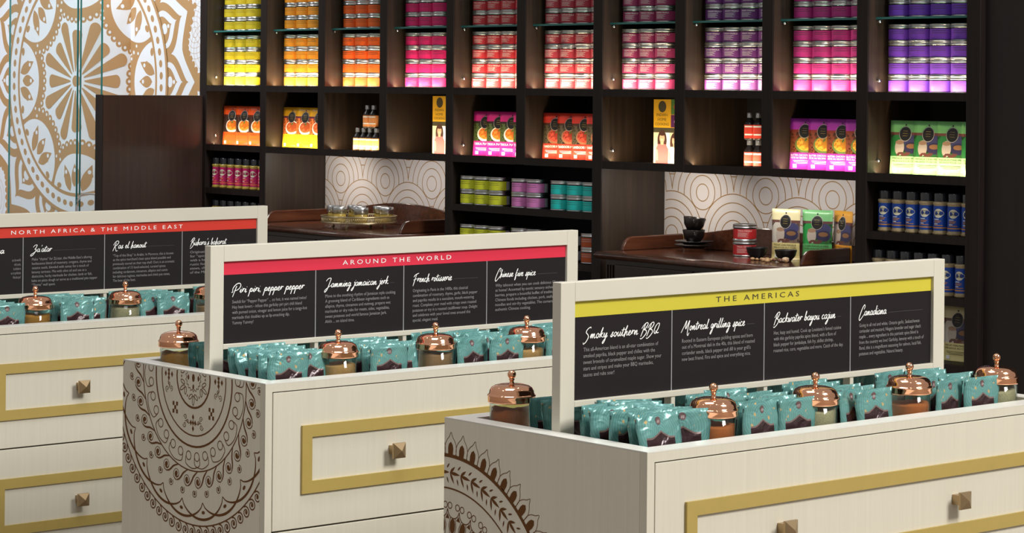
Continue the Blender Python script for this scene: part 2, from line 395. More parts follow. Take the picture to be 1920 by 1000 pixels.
# outer gold star border with scalloped rim, then nested petals
def star(r0, r1, per, power=1.5):
    pts = []
    for i in range(16*per):
        a = i/per*N16; t = abs((i/per) % 1-.5)*2      # 1 at tips (a = k*N16)
        pts.append(pol(r0+(r1-r0)*t**power, a))
    return pts
def fan(pts, layer, mt):
    n = len(pts)
    for i in range(n): fl.poly([MC, pts[i], pts[(i+1) % n]], layer, mt)
rim = star(.975, 1.115, 12)
fan(rim, 1, 1)
for q_, p in enumerate(rim): fl.disc(p[0], p[1], .018, .3+.3*(q_ % 2), 1, 10)
fan(star(.925, 1.035, 12, 1.6), 2, 0)
for k in range(16):
    a = k*N16
    def leafp(rb, rt, hw, sh=.62):
        L_ = []
        for i in range(13):
            t = i/12; w = hw*(sin(pi*min(1, t*sh+.38)) if t < 1 else 0)*(1-t**5)
            L_.append((rb+(rt-rb)*t, w))
        return [(r, w) for r, w in L_]+[(r, -w) for r, w in reversed(L_[:-1])]
    def put(shape, layer, mt):
        pts = [(MC[0]+r*cos(a)-w*sin(a), MC[1]+r*sin(a)+w*cos(a)) for r, w in shape]
        n = len(pts); c = (sum(p[0] for p in pts)/n, sum(p[1] for p in pts)/n)
        for i in range(n): fl.poly([c, pts[i], pts[(i+1) % n]], layer, mt)
    put(leafp(.74, .972, .158), 3, 1); put(leafp(.74, .915, .112), 4, 0); put(leafp(.74, .86, .082), 5, 1)
    fl.disc(*pol(.785, a), .026, 6, 0, 14, .032, a); fl.disc(*pol(.826, a), .012, 6, 0, 10)
NR = 96
fan([pol(.765, 2*pi*i/NR) for i in range(NR)], 7, 1)
fan([pol(.747, 2*pi*i/NR) for i in range(NR)], 8, 0)
fan([pol(.657, 2*pi*i/NR) for i in range(NR)], 9, 1)
fan([pol(.64, 2*pi*i/NR) for i in range(NR)], 10, 0)
# eight lobes: beaded gold arcs, white inside with drops
for k in range(8):
    a = k*pi/4; c = pol(.648, a)
    clipd = lambda p: math.hypot(p[0]-MC[0], p[1]-MC[1]) < .652
    for rr, ly, mt in ((.296, 11+.5*(k % 2), 1), (.235, 12.3, 0)):
        pts = [(c[0]+rr*cos(t), c[1]+rr*sin(t)) for t in [a+pi/2-.22+(pi+.44)*i/36 for i in range(37)]]
        for i in range(36): fl.poly([c, pts[i], pts[i+1]], ly, mt)
    for i in range(1, 22):
        t = a+pi/2-.10+(pi+.20)*i/22; p = (c[0]+.297*cos(t), c[1]+.297*sin(t))
        if math.hypot(p[0]-MC[0], p[1]-MC[1]) < .585: fl.disc(*p, .023, 10.4+.3*(i % 2), 1, 12); fl.disc(*p, .0095, 13.5, 0, 9)
for k in range(8):
    a = k*pi/4; c = pol(.648, a)
    def drop(bx, by, ang, ln, hw, dot=True):
        # pointed drop growing from (bx,by) along ang
        pts = [(ln*t, hw*sin(pi*t**.8)) for t in [i/10 for i in range(11)]]; pts += [(x, -y) for x, y in reversed(pts[1:-1])]
        q = []
        for x, y in pts:
            X_ = bx+x*cos(ang)-y*sin(ang); Y_ = by+x*sin(ang)+y*cos(ang)
            q.append((c[0]+X_*cos(a)-Y_*sin(a), c[1]+X_*sin(a)+Y_*cos(a)))
        fl.poly(q, 14, 1)
        if dot:
            X_, Y_ = bx+ln*.72*cos(ang), by+ln*.72*sin(ang); fl.disc(c[0]+X_*cos(a)-Y_*sin(a), c[1]+X_*sin(a)+Y_*cos(a), .0125, 15, 0, 9)
    drop(-.045, 0, pi, .135, .034); drop(-.02, .045, pi-.42, .165, .034); drop(-.02, -.045, pi+.42, .165, .034)
    for x, y in ((-.105, .095), (-.105, -.095), (-.05, .17), (-.05, -.17)):
        fl.disc(c[0]+x*cos(a)-y*sin(a), c[1]+x*sin(a)+y*cos(a), .0165, 14, 1, 12, .024, a)
# redraw the ring line on top of the lobes
fl.ribbon([pol(.648, 2*pi*i/NR) for i in range(NR)], .020, 16, 1, True)
# beyond the ring everything of the lobes is covered by the band again
for i in range(NR):
    a0, a1 = 2*pi*i/NR, 2*pi*(i+1)/NR
    fl.poly([pol(.657, a0), pol(.747, a0), pol(.747, a1), pol(.657, a1)], 16, 0)
    for ra, rb, mt_ in ((.747, .768, 1),): fl.poly([pol(ra, a0), pol(rb, a0), pol(rb, a1), pol(ra, a1)], 16, mt_)
for i in range(64): fl.disc(*pol(.701, 2*pi*(i+.5)/64), .0165, 17, 1, 12, .022, 2*pi*(i+.5)/64)
# central flower
fl.disc(*MC, .032, 14, 1, 18)
for k in range(16):
    a = k*N16; r1 = .292 if k % 2 == 0 else .36; w = .043
    L_ = [(.055+(r1-.055)*t, (w*t**.9*(1 if t < .86 else math.sqrt(max(0, 1-((t-.86)/.14)**2))))+.003*(1-t)) for t in [i/10*.86 for i in range(11)]+[.86+.14*sin(pi/2*i/8) for i in range(1, 9)]]
    pts = L_+[(r, -x) for r, x in reversed(L_)]
    fl.poly([(MC[0]+r*cos(a)-x*sin(a), MC[1]+r*sin(a)+x*cos(a)) for r, x in pts], 14, 1)
# thin wave lines in the corners
for cx, cz in ((1.13, 1.95), (1.13, 1.78), (1.02, 1.88), (-1.05, 1.05), (-.98, .9), (-1.1, .85)):
    for j in range(1, 6): fl.ring(cx, cz, .03*j, .0022, .6, 1, 26)
mb = MB()
mb.box(-16, MX, MYA, MYA+.06, 0, 3.2); mb.box(MX-.06, MX, MYA+.001, MYC, 0, 3.2); mb.box(MX-.06, -10.35, MYC, MYC+.06, 0, 3.2)
fl.emit(mb, mural_map, cuts=(0, S), clips=(('v', .40, 1), ('v', 2.85, -1), ('u', -1.35, 1), ('u', 1.75, -1)), step=.0004)
struct(mb.build('wall_left', [MURW, MURG]))

# glass screen in front of the mural
t = thing('glass_screen', 'clear frameless glass screen with teal edges before the bronze mandala mural', 'glass screen', (-11.8, 6.7, 0))
MB().box(-12.13, -11.395, 6.698, 6.706, 0, 2.6).build('glass_pane', PANE, t)
MB().box(-11.347, -11.13, 6.690, 6.698, 0, 2.6).build('glass_pane', PANE, t)
e = MB()
for x in (-12.135, -11.393): e.box(x, x+.003, 6.697, 6.707, 0, 2.6)
for x in (-11.349, -11.131): e.box(x, x+.0025, 6.689, 6.699, 0, 2.6)
e.build('glass_edge', TEALEDGE, t)
pts = [(-11.352, 6.68, z) for z in (.55, .7, .85, .93)]+[(-11.345, 6.68, .955), (-11.32, 6.68, .985), (-11.28, 6.68, .998), (-11.2, 6.68, 1.0), (-11.13, 6.68, 1.0)]
MB().tube(pts, .006, 8).build('pull_handle', CHROME, t)

# ================================================================== SHELVING
UPS = [(-10.503, -10.4436), (-9.9576, -9.9079), (-9.4697, -9.4178), (-8.9801, -8.927), (-8.4864, -8.4349), (-7.9972, -7.9388),
       (-7.5023, -7.4443), (-7.0102, -6.9533), (-6.5255, -6.4671), (-6.0374, -5.9822), (-5.5168, -5.4543)]
BAY = [(UPS[i][1], UPS[i+1][0]) for i in range(10)]
Z1, Z2, ZG = 1.584, 1.280, 1.868
bc = thing('display_bookcase', 'long espresso wood display bookcase with ten lit bays along the back wall', 'bookcase', (-8, D, 0))
for i, (a, b) in enumerate(UPS):
    mb = MB(); z0 = 0 if i in (0, 1, 4, 6, 9, 10) else Z2-.027
    mb.box(a, b, D, BK-.002, z0, 2.45)
    mb.build('upright', [DARK], bc, bevel=.0015)
# lighter inner faces of the bay sides (seen from the right)
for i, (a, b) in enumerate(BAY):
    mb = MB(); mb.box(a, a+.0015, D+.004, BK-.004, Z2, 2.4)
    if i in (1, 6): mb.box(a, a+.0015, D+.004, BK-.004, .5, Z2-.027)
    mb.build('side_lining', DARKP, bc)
def shelfboard(x0, x1, zt, zb, lip=.004):
    mb = MB(); mb.box(x0, x1, D+.006, BK-.003, zb, zt); mb.box(x0, x1, D+.001, D+.012, zb-.001, zt+lip)
    return mb.build('shelf', DARK, bc)
for i, (a, b) in enumerate(BAY):
    shelfboard(a, b, Z1, Z1-.027, .003); shelfboard(a, b, Z2, Z2-.027, .004)
    MB().box(a, b, D+.06, BK-.004, Z1+.0005, 2.4).box(a, b, BK-.02, BK-.004, Z2+.0005, Z1-.03) if 0 else None
    MB().box(a+.0016, b, BK-.012, BK-.004, Z2+.0005, 2.4).build('back_panel', BLACKW, bc)
    mb = MB(); mb.box(a+.002, b, D+.045, BK-.015, ZG-.008, ZG, 0); mb.box(a+.002, b, D+.042, D+.045, ZG-.008, ZG, 1)
    mb.build('glass_shelf', [SHGLASS, TEALEDGE], bc)
    mb = MB()
    for zz in (ZG-.016, Z1+.045, Z2+.048) if i in (0, 4, 6, 9) else (ZG-.016,):
        mb.tube([(a+.0015, D+.055, zz), (a+.016, D+.055, zz)], .0055, 10)
    mb.build('shelf_peg', CHROME, bc)
for x0, x1, zs in ((UPS[0][1], UPS[1][0], (1.060, .843, .60)), (UPS[4][1], UPS[6][0], (1.062, .842)), (UPS[9][1], UPS[10][0], (1.0655, .8425, .60))):
    for z in zs: shelfboard(x0, x1, z, z-.028, 0)
    MB().box(x0, x1, BK-.012, BK-.004, .1, Z2-.03).build('back_panel', BLACKW if x1-x0 < .6 else mat('deep_shadow_paper', (.012, .012, .018), .7), bc)  # wide section: the shade over its wallpaper is painted as a dark sheet
# LED strips behind the shelf lips
for z in (Z1, Z2):
    for i, (a, b) in enumerate(BAY):
        area('led_strip', ((a+b)/2, D+.050, z+.0025), ((a+b)/2, D+.13, z+.16), b-a-.012, .005, 1.75 if z == Z1 else 1.35, (1, .80, .52) if i % 5 != 9 else (1, .95, .8))
    mb = MB()
for a, b in ((UPS[1][1], UPS[4][0]), (UPS[6][1], UPS[9][0])):
    area('alcove_light', (a+.30, D+.10, Z2-.033), (a+.10, D+.22, .9), .12, .03, 1.6, (1, .90, .78))
    area('alcove_light', ((a+b)/2+.2, D+.07, Z2-.033), ((a+b)/2+.2, D+.26, .9), .5, .03, 1.3, (1, .92, .84))

# end partition left of the bookcase
t = thing('wood_partition', 'low dark brown wood partition standing left of the bookcase', 'partition', (-10.49, 6.6, 0))
MB().box(-10.53, -10.47, 6.307, 6.90, 0, 1.533).build('partition_panel', wood('partition_wood', (.022, .010, .007), (.040, .020, .014), .42, 50, 2), t, bevel=.002)
MB().box(-10.532, -10.468, 6.300, 6.307, 0, 1.535).build('edge_strip', DARK, t)

# ================================================================== SPICE TINS
TR, TH = .049, .064
ORD = ['leftmost', 'second', 'third', 'fourth', 'fifth']
def tinproto(cname, col, text=None, ink=None, rot=0):
    t = thing('spice_tin', 'x', 'spice tin', (0, 0, 0))
    P = [(0, 0), (TR-.001, 0), (TR, .0012), (TR, .003), (TR-.0025, .004), (TR-.0025, TH-.013), (0, TH-.013)]
    MB().lathe(P, 32).build('tin_body', STEEL, t, local=True)
    P = [(TR-.001, TH-.0145), (TR+.0002, TH-.0135), (TR+.0002, TH-.0115), (TR-.0015, TH-.010), (TR-.0012, TH-.004), (TR, TH-.003), (TR, TH-.0008), (TR-.001, TH), (TR-.004, TH), (TR-.005, TH-.0015), (0, TH-.0015)]
    MB().lathe(P, 32).build('lid', STEEL, t, local=True)
    mb = MB(); a0 = RD(-90-105+rot); a1 = RD(-90+100+rot); r = TR-.0018
    mb.lathe([(r, .0062), (r, TH-.0185)], 24, a0=a0, a1=a1, mt=0)
    mb.lathe([(r, .0066), (r, TH-.0190)], 8, a0=a1+.02, a1=a1+.8, mt=2)
    def mp(x, y):
        a = RD(-90+rot)+x/r; return ((r+.0003)*cos(a), (r+.0003)*sin(a), y)
    if text:
        put_type(mb, text, -.030+.012, TH-.0285, .0090, mp, width=.062, mt=1)
    for k, (l_, z_) in enumerate(((.048, .030), (.040, .026), (.046, .022), (.036, .018), (.044, .014)) if text else ((.060, TH-.027), (.064, .029))):
        for q in range(8):
            x = -.018+q*l_/8
            mb.add([mp(x, z_), mp(x+l_/8, z_), mp(x+l_/8, z_+(.0009 if text else .0013)), mp(x, z_+(.0009 if text else .0013))], [(0, 1, 2, 3)], 1)
    mb.build('label', [mat('label_'+cname, col, .5), ink, INFO], t, local=True)
    return t
BAYCOL = [('yellow', (.60, .47, .012), None, DINK), ('amber', (.80, .30, .012), None, DINK), ('orange', (.80, .115, .008), None, DINK),
          ('hot pink', (.66, .012, .16), None, DINK), ('scarlet', (.54, .030, .045), 'TIKKA MASALA', WHITE), ('crimson', (.42, .034, .058), 'TANDOORI MASALA', WHITE),
          ('plum', (.30, .028, .115), 'MADRAS MASALA', WHITE), ('dark purple', (.145, .028, .19), 'GARAM MASALA', WHITE),
          ('magenta', (.42, .022, .20), None, DINK), ('violet', (.135, .035, .44), None, DINK)]
NVIS = [3, 3, 3, 3, 4, 4, 3, 4, 4, 4]
TIER = ['bottom tier', 'second tier up', 'third tier up', 'top tier']
for i, (cn, col, tx, ink) in enumerate(BAYCOL):
    pr_ = tinproto(cn.replace(' ', '_'), col, tx, ink, 8 if tx else 0)
    x0 = BAY[i][0]+.0535; rnd = random.Random(i)
    for lev, (zb, nt_) in enumerate(((Z1, 4), (ZG, 3 if i < 6 else 2))):
        for tr in range(nt_):
            for c in range(NVIS[i]):
                x = x0+c*.0992+rnd.uniform(-.0006, .0006)
                place(pr_, (x, D+.130+rnd.uniform(-.002, .002), zb+.0006+tr*(TH+.0003)), RD(rnd.uniform(-7, 7)),
                      '%s labelled spice tin, %s column, %s, %s' % (cn, ORD[c], TIER[tr], 'under the glass shelf' if lev == 0 else 'standing on the glass shelf'),
                      '%s spice tins' % cn)
lowt = [('yellow green', (.70, .76, .03), [-8.377, -8.277, -8.176]), ('orchid pink', (.70, .22, .56), [-8.022, -7.921]), ('turquoise', (.012, .62, .58), [-7.762, -7.658, -7.557])]
for cn, col, xs in lowt:
    pr_ = tinproto(cn.replace(' ', '_'), col, None, DINK, -10)
    for zi, zb in enumerate((1.0605, .8425)):
        if zi and cn == 'turquoise': continue
        for tr in range(2):
            for c, x in enumerate(xs):
                place(pr_, (x, D+.062, zb+tr*(TH+.0003)+.0016), RD(random.uniform(-4, 4)),
                      '%s labelled spice tin, %s in the %s tier, %s low shelf' % (cn, ORD[c], ('bottom', 'top')[tr], ('upper', 'lower')[zi]), '%s tins on the low shelves' % cn)
pr_ = tinproto('rust', (.42, .07, .012), None, INFO, -6)
for tr in range(2):
    for c, x in enumerate((-7.70, -7.565)):
        place(pr_, (x, D+.062, .8441+tr*(TH+.0003)), RD(c*8-6), 'rust orange spice tin on the lower shelf, %s, %s tier' % (('left one', 'right one by the dresser')[c], ('bottom', 'top')[tr]), 'rust orange tins')

# ================================================================== RETAIL POUCHES
def nodemath(N, L, op, a, b=None, cl=False):
    n = N.new('ShaderNodeMath'); n.operation = op; n.use_clamp = cl
    for i, q in enumerate((a, b)):
        if q is None: continue
        if isinstance(q, (int, float)): n.inputs[i].default_value = q
        else: L.new(q, n.inputs[i])
    return n.outputs[0]
def nmix(N, L, f, a, b):
    n = N.new('ShaderNodeMix'); n.data_type = 'RGBA'
    for i, q in ((0, f), (6, a), (7, b)):
        if isinstance(q, tuple): n.inputs[i].default_value = (*q, 1)
        elif isinstance(q, (int, float)): n.inputs[i].default_value = q
        else: L.new(q, n.inputs[i])
    return n.outputs[2]
PW, PH_ = .128, .200
def pouchmat(name, base, band, bowl, food, bg_, leaf=(.03, .22, .03), style=0, top=None):
    m, N, L, b = nt(name); b.inputs['Roughness'].default_value = .28; b.inputs['Coat Weight'].default_value = .25
    tc = N.new('ShaderNodeTexCoord'); sp = N.new('ShaderNodeSeparateXYZ'); L.new(tc.outputs['Object'], sp.inputs[0]); X, Z = sp.outputs[0], sp.outputs[2]
    no = N.new('ShaderNodeTexNoise'); no.inputs['Scale'].default_value = 75; no.inputs['Detail'].default_value = 3; L.new(tc.outputs['Object'], no.inputs[0])
    vo = N.new('ShaderNodeTexVoronoi'); vo.inputs['Scale'].default_value = 95; L.new(tc.outputs['Object'], vo.inputs[0])
    mm = lambda op, a, b_=None, cl=False: nodemath(N, L, op, a, b_, cl)
    def ell(cx, cz, rx, rz):
        dx = mm('DIVIDE', mm('SUBTRACT', X, cx), rx); dz = mm('DIVIDE', mm('SUBTRACT', Z, cz), rz)
        return mm('LESS_THAN', mm('ADD', mm('MULTIPLY', dx, dx), mm('MULTIPLY', dz, dz)), 1)
    def zone(a, c_): return mm('MULTIPLY', mm('GREATER_THAN', Z, a), mm('LESS_THAN', Z, c_))
    fa = mm('GREATER_THAN', no.outputs['Fac'], .52); va = mm('GREATER_THAN', vo.outputs['Distance'], .42)
    pic = nmix(N, L, fa, bg_, tuple(c*.3 for c in bg_))
    if style == 0:      # bowl of curry
        pic = nmix(N, L, mm('MULTIPLY', ell(-.05, .10, .022, .06), va), pic, tuple(min(1, c*1.8+.01) for c in bg_))
        pic = nmix(N, L, ell(.006, .098, .045, .034), pic, bowl)
        f_ = nmix(N, L, fa, food, tuple(min(1, c*1.9+.02) for c in food))
        pic = nmix(N, L, ell(.006, .101, .038, .027), pic, f_)
        pic = nmix(N, L, mm('MULTIPLY', ell(.012, .118, .016, .010), fa), pic, leaf)
    else:               # cup and dark bowl on leaves or cloth
        pic = nmix(N, L, ell(-.035, .10, .03, .05), pic, leaf)
        pic = nmix(N, L, ell(.025, .125, .034, .022), pic, (.05, .05, .14))
        pic = nmix(N, L, ell(.027, .098, .030, .022), pic, (.03, .025, .07))
        pic = nmix(N, L, ell(.027, .104, .020, .009), pic, (.25, .12, .05))
        pic = nmix(N, L, ell(-.022, .098, .020, .030), pic, (.46, .39, .33))
        pic = nmix(N, L, ell(-.022, .118, .018, .008), pic, (.33, .20, .12))
        pic = nmix(N, L, mm('MULTIPLY', ell(.0, .070, .05, .012), fa), pic, (.12, .04, .03))
    col = nmix(N, L, zone(.066, .150), base, pic)
    col = nmix(N, L, zone(.146, .156), col, band)
    if top: col = nmix(N, L, mm('GREATER_THAN', Z, .156), col, top)
    L.new(col, b.inputs['Base Color'])
    n2 = N.new('ShaderNodeTexNoise'); n2.inputs['Scale'].default_value = 22; L.new(tc.outputs['Object'], n2.inputs[0])
    bp = N.new('ShaderNodeBump'); bp.inputs['Strength'].default_value = .35; bp.inputs['Distance'].default_value = .004
    L.new(n2.outputs['Fac'], bp.inputs['Height']); L.new(bp.outputs[0], b.inputs['Normal'])
    return m
def pouchsurf(w, h, t, ph=0):
    """front depth of a stand-up pouch at x,z"""
    def f(x, z):
        u = min(1, abs(2*x/w)); q = max(0, min(1, z/h))
        return -t*(1-u**2.2)*max(0, 1-q/.86)**.6*(1-.25*math.exp(-q*30)) - .0006 - (.0007 if .74 < q < .80 else 0) + .0010*sin(x*180+z*60+ph)*(1-u)*(1-q)
    return f
def pouchbody(mb, w, h, t, ph=0, nx=8, nz=10, flare=0):
    f = pouchsurf(w, h, t, ph); V = []; Fc = []
    for sgn in (1, -1):
        b = len(V)
        for j in range(nz+1):
            z = h*j/nz; ww = w*(1-.035*sin(pi*min(1, j/nz*1.2)))
            for i in range(nx+1):
                x = -ww/2+ww*i/nx; V.append((x, f(x*w/ww, z)*sgn+flare*(z/h)**2, z))
        for j in range(nz):
            for i in range(nx):
                q = (b+j*(nx+1)+i, b+j*(nx+1)+i+1, b+(j+1)*(nx+1)+i+1, b+(j+1)*(nx+1)+i)
                Fc.append(q if sgn == 1 else q[::-1])
    n1 = (nx+1)*(nz+1)
    for j in range(nz): 
        for i in (0, nx): Fc.append((j*(nx+1)+i, (j+1)*(nx+1)+i, n1+(j+1)*(nx+1)+i, n1+j*(nx+1)+i))
    for i in range(nx):
        Fc.append((i, i+1, n1+i+1, n1+i)); k = nz*(nx+1); Fc.append((k+i, k+i+1, n1+k+i+1, n1+k+i))
    mb.add(V, Fc, 0, True); return f
def retail(name, m, lines, ink, badge_ring, pw=PW, flare=.004):
    t = thing('spice_pouch', 'x', 'spice pouch', (0, 0, 0))
    mb = MB(); f = pouchbody(mb, pw, PH_, .014, random.random()*6, flare=flare)
    mb.build('pouch_body', m, t, local=True)
    g = lambda x, z, d=.0012: (x, f(x, z)+flare*(z/PH_)**2-d, z)
    mb = MB()
    for rr, mt, d in ((.0255, 1, .0010), (.0235, 0, .0016)):
        for i in range(20):
            a, c = 2*pi*i/20, 2*pi*(i+1)/20; P = [g(.0+rr*k*cos(q), .150+rr*1.12*k*sin(q), d) for k in (0, .5, 1) for q in (a, c)]
            mb.add([P[0], P[2], P[3]], [(0, 1, 2)], mt); mb.add([P[2], P[4], P[5], P[3]], [(0, 1, 2, 3)], mt)
    for k in range(3): put_type(mb, ('ARVINDA’S', '· ·', '')[0] if 0 else '~', 0, .158-k*.009, .010, lambda x, z: g(x, z, .0022), width=.020, align='C', mt=2)
    mb.disc = None
    mb.add([g(-.003+.006*i, .181+.006*j, .0008) for j in (0, 1) for i in (0, 1)], [(0, 1, 3, 2)], 0)
    mb.build('round_badge', [BLK, badge_ring, TGOLD], t, local=True)
    mb = MB()
    for k, (tx, z, h, w) in enumerate(lines): put_type(mb, tx, 0, z, h, lambda x, z_: g(x, z_, .0010), width=w, align='C', mt=0)
    for k in range(3):
        w = (.09, .08, .06)[k]; z = .034-.005*k
        for q in range(6): x = -w/2+q*w/6; mb.add([g(x, z), g(x+w/6, z), g(x+w/6, z+.0014), g(x, z+.0014)], [(0, 1, 2, 3)], 0)
    mb.add([g(x, z) for x, z in ((-.045, .006), (-.028, .006), (-.028, .020), (-.045, .020))], [(0, 1, 2, 3)], 1)
    mb.build('lettering', [ink, WHITE], t, local=True)
    return t
RING = mat('badge_rim', (.45, .42, .38), .4)
curry = (.55, .13, .01)
specs = [
 (0, 'orange red', pouchmat('pouch_vermilion', (.75, .085, .010), (.10, .02, .01), (.8, .76, .7), curry, (.03, .012, .008)), [('BUTTER CHICKEN MASALA', .050, .010, .105)], DINK, 3, -10.432, .114),
 (1, 'golden yellow', pouchmat('pouch_yellow', (.82, .55, .010), (.13, .02, .06), (.85, .82, .76), (.42, .07, .01), (.45, .10, .02), top=(.70, .36, .01)), [('KORMA MASALA', .052, .012, .10), ('SAUCE DE CURRY', .041, .010, .09)], DINK, 3, -9.900, .113),
 (4, 'fuchsia', pouchmat('pouch_fuchsia', (.60, .015, .22), (.03, .012, .01), (.85, .8, .74), curry, (.04, .06, .012)), [('TIKKA MASALA', .048, .015, .11)], WHITE, 4, -8.408, .092),
 (5, 'red', pouchmat('pouch_red', (.60, .035, .018), (.06, .02, .01), (.30, .14, .07), (.30, .03, .012), (.05, .04, .02)), [('TANDOORI MASALA', .048, .015, .112)], WHITE, 4, -7.932, .094),
 (8, 'purple', pouchmat('pouch_purple', (.34, .028, .38), (.22, .03, .02), (.12, .20, .05), (.48, .20, .015), (.11, .025, .008), leaf=(.02, .16, .05)), [('BUTTER CHICKEN MASALA', .052, .011, .112), ('PÂTE AU BEURRE MASALA', .042, .010, .112)], WHITE, 4, -6.466, .096),
 (9, 'mint green', pouchmat('pouch_green', (.36, .66, .30), (.16, .05, .04), (.6, .5, .4), (.1, .1, .1), (.02, .12, .03), leaf=(.02, .17, .04), style=1, top=(.18, .50, .17)), [('MASALA CHAI MIX', .054, .010, .10), ('MÉLANGE POUR CHAI', .044, .009, .10)], DINK, 4, -5.955, .112)]
for bay, cn, m, lines, ink, n, x0, dx in specs:
    p = retail(cn, m, lines, ink, RING)
    for k in range(n):
        yw = RD((11 if dx > .105 else 19)+random.uniform(-2, 2))
        place(p, (x0+k*dx+.064*cos(yw)+.004, D+.094+.064*sin(yw), Z2+.0006), yw, '%s recipe pouch with black badge, %s of the row in its cubby' % (cn, ORD[k]), '%s pouches in a lit cubby' % cn, rx=RD(-2))

# ================================================================== BOTTLES, BOOKS
def bottleproto(m):
    t = thing('sauce_bottle', 'x', 'bottle', (0, 0, 0))
    MB().lathe([(0, 0), (.021, 0), (.023, .002), (.023, .062), (.020, .072), (.011, .082), (.011, .092), (0, .092)], 20).build('bottle_body', CERAM, t, local=True)
    MB().lathe([(.0125, .088), (.0125, .1075), (.0115, .109), (0, .109)], 16).build('cap', mat('silver_cap', (.5, .5, .5), .25, .8), t, local=True)
    mb = MB(); mb.lathe([(.0233, .006), (.0233, .060)], 20); 
    for z in (.050, .018): mb.lathe([(.0236, z), (.0236, z+.006)], 8, a0=RD(-90-30), a1=RD(-90+60), mt=1)
    mb.build('paper_label', [m, WHITE], t, local=True); return t
p = bottleproto(mat('label_peach', (.80, .32, .10), .5))
for k, (x, z, w) in enumerate(((-9.262, 0, 'leftmost'), (-9.213, 0, 'second'), (-9.164, 0, 'third'), (-9.115, 0, 'fourth'), (-9.186, 1, 'left'), (-9.137, 1, 'right'))):
    place(p, (x, D+.09, Z2+.0006+z*.1095), RD(10), 'small dark sauce bottle with peach label, %s in the %s row' % (w, ('lower', 'upper stacked')[z]), 'peach labelled sauce bottles')
p = bottleproto(mat('label_coral', (.72, .06, .035), .5))
for k, (x, z, w) in enumerate(((-6.70, 0, 'lower left'), (-6.652, 0, 'lower right'), (-6.70, 1, 'upper left'), (-6.652, 1, 'upper right'))):
    place(p, (x, D+.12, Z2+.0006+z*.1095), RD(10), 'small dark sauce bottle with red label, %s of the four stacked' % w, 'red labelled sauce bottles')

SKIN = mat('printed_skin', (.72, .40, .25), .5); HAIR = mat('printed_hair', (.06, .018, .008), .5); YEL = mat('book_yellow', (.78, .42, .01), .45)
ROSE = mat('printed_rose', (.70, .12, .12), .5); CREAMP = mat('printed_cream', (.85, .66, .42), .5); ORG = mat('printed_curry', (.60, .14, .02), .5, var=.5, vscale=180); GRN = mat('printed_herb', (.08, .20, .03), .5, var=.5, vscale=150); PUR = mat('printed_purple', (.10, .01, .10), .5)
for k, (x, w) in enumerate(((-8.73, 'hot pink'), (-7.255, 'plum'))):
    t = thing('cookbook', 'yellow cookbook with two smiling women on its cover, below the %s tins' % w, 'book', (x, D+.12, Z2+.0006), 'cookbooks in lit cubbies', RD(4))
    MB().box(0, .20, .001, .018, 0, .266).build('book_block', CREAMP, t, local=True)
    fl = Flat(); R_ = lambda x0, z0, x1, z1, ly, mt: fl.poly([(x0, z0), (x1, z0), (x1, z1), (x0, z1)], ly, mt)
    R_(0, 0, .20, .266, 1, 4); R_(0, .148, .20, .266, 2, 0)
    R_(.096, .204, .20, .266, 3, 7); R_(.096, .150, .20, .202, 3, 8); fl.disc(.150, .174, .036, 4, 2, 22, .020); fl.disc(.150, .176, .029, 5, 6, 20, .014); fl.disc(.150, .236, .04, 4, 6, 18, .02)
    fl.disc(.048, .236, .022, 3, 3, 20, .024)
    R_(0, .128, .20, .148, 2, 3); R_(.06, .06, .09, .128, 2, 2)
    for cx, fz, dr in ((.048, .105, 5), (.118, .095, 2)):
        fl.disc(cx, fz-.012, .026, 3, 9, 18, .046); fl.disc(cx, fz, .0145, 4, 1, 18, .020); fl.disc(cx+.001, fz+.017, .017, 4.5, 9, 14, .008)
        fl.poly([(cx-.008, fz-.028), (cx+.008, fz-.028), (cx+.009, fz-.012), (cx-.009, fz-.012)], 4, 1)
        fl.poly([(cx-.036, 0), (cx+.036, 0), (cx+.034, fz-.046), (cx+.022, fz-.026), (cx-.022, fz-.026), (cx-.034, fz-.046)], 3.5, dr)
        fl.poly([(cx-.034, fz-.046), (cx-.024, fz-.05), (cx-.022, .012), (cx-.032, .012)], 4, 1)
        for s_ in (-1, 1): fl.disc(cx+s_*.005, fz+.003, .002, 5, 3, 8, .0012)
        fl.disc(cx, fz-.0075, .005, 5, 2, 10, .0015)
    mb = MB(); fl.emit(mb, lambda u, v, d, c: (u, .001-d, v))
    for q, tx in enumerate(('INDIAN', 'HOME', 'COOKING')): put_type(mb, tx, .048, .196-q*.0195, .0165, lambda a, b: (a, -.001, b), width=(.060, .048, .076)[q], align='C', mt=3)
    mb.build('front_cover', [YEL, SKIN, WHITE, DINK, CREAMP, ROSE, ORG, GRN, PUR, HAIR], t, local=True)

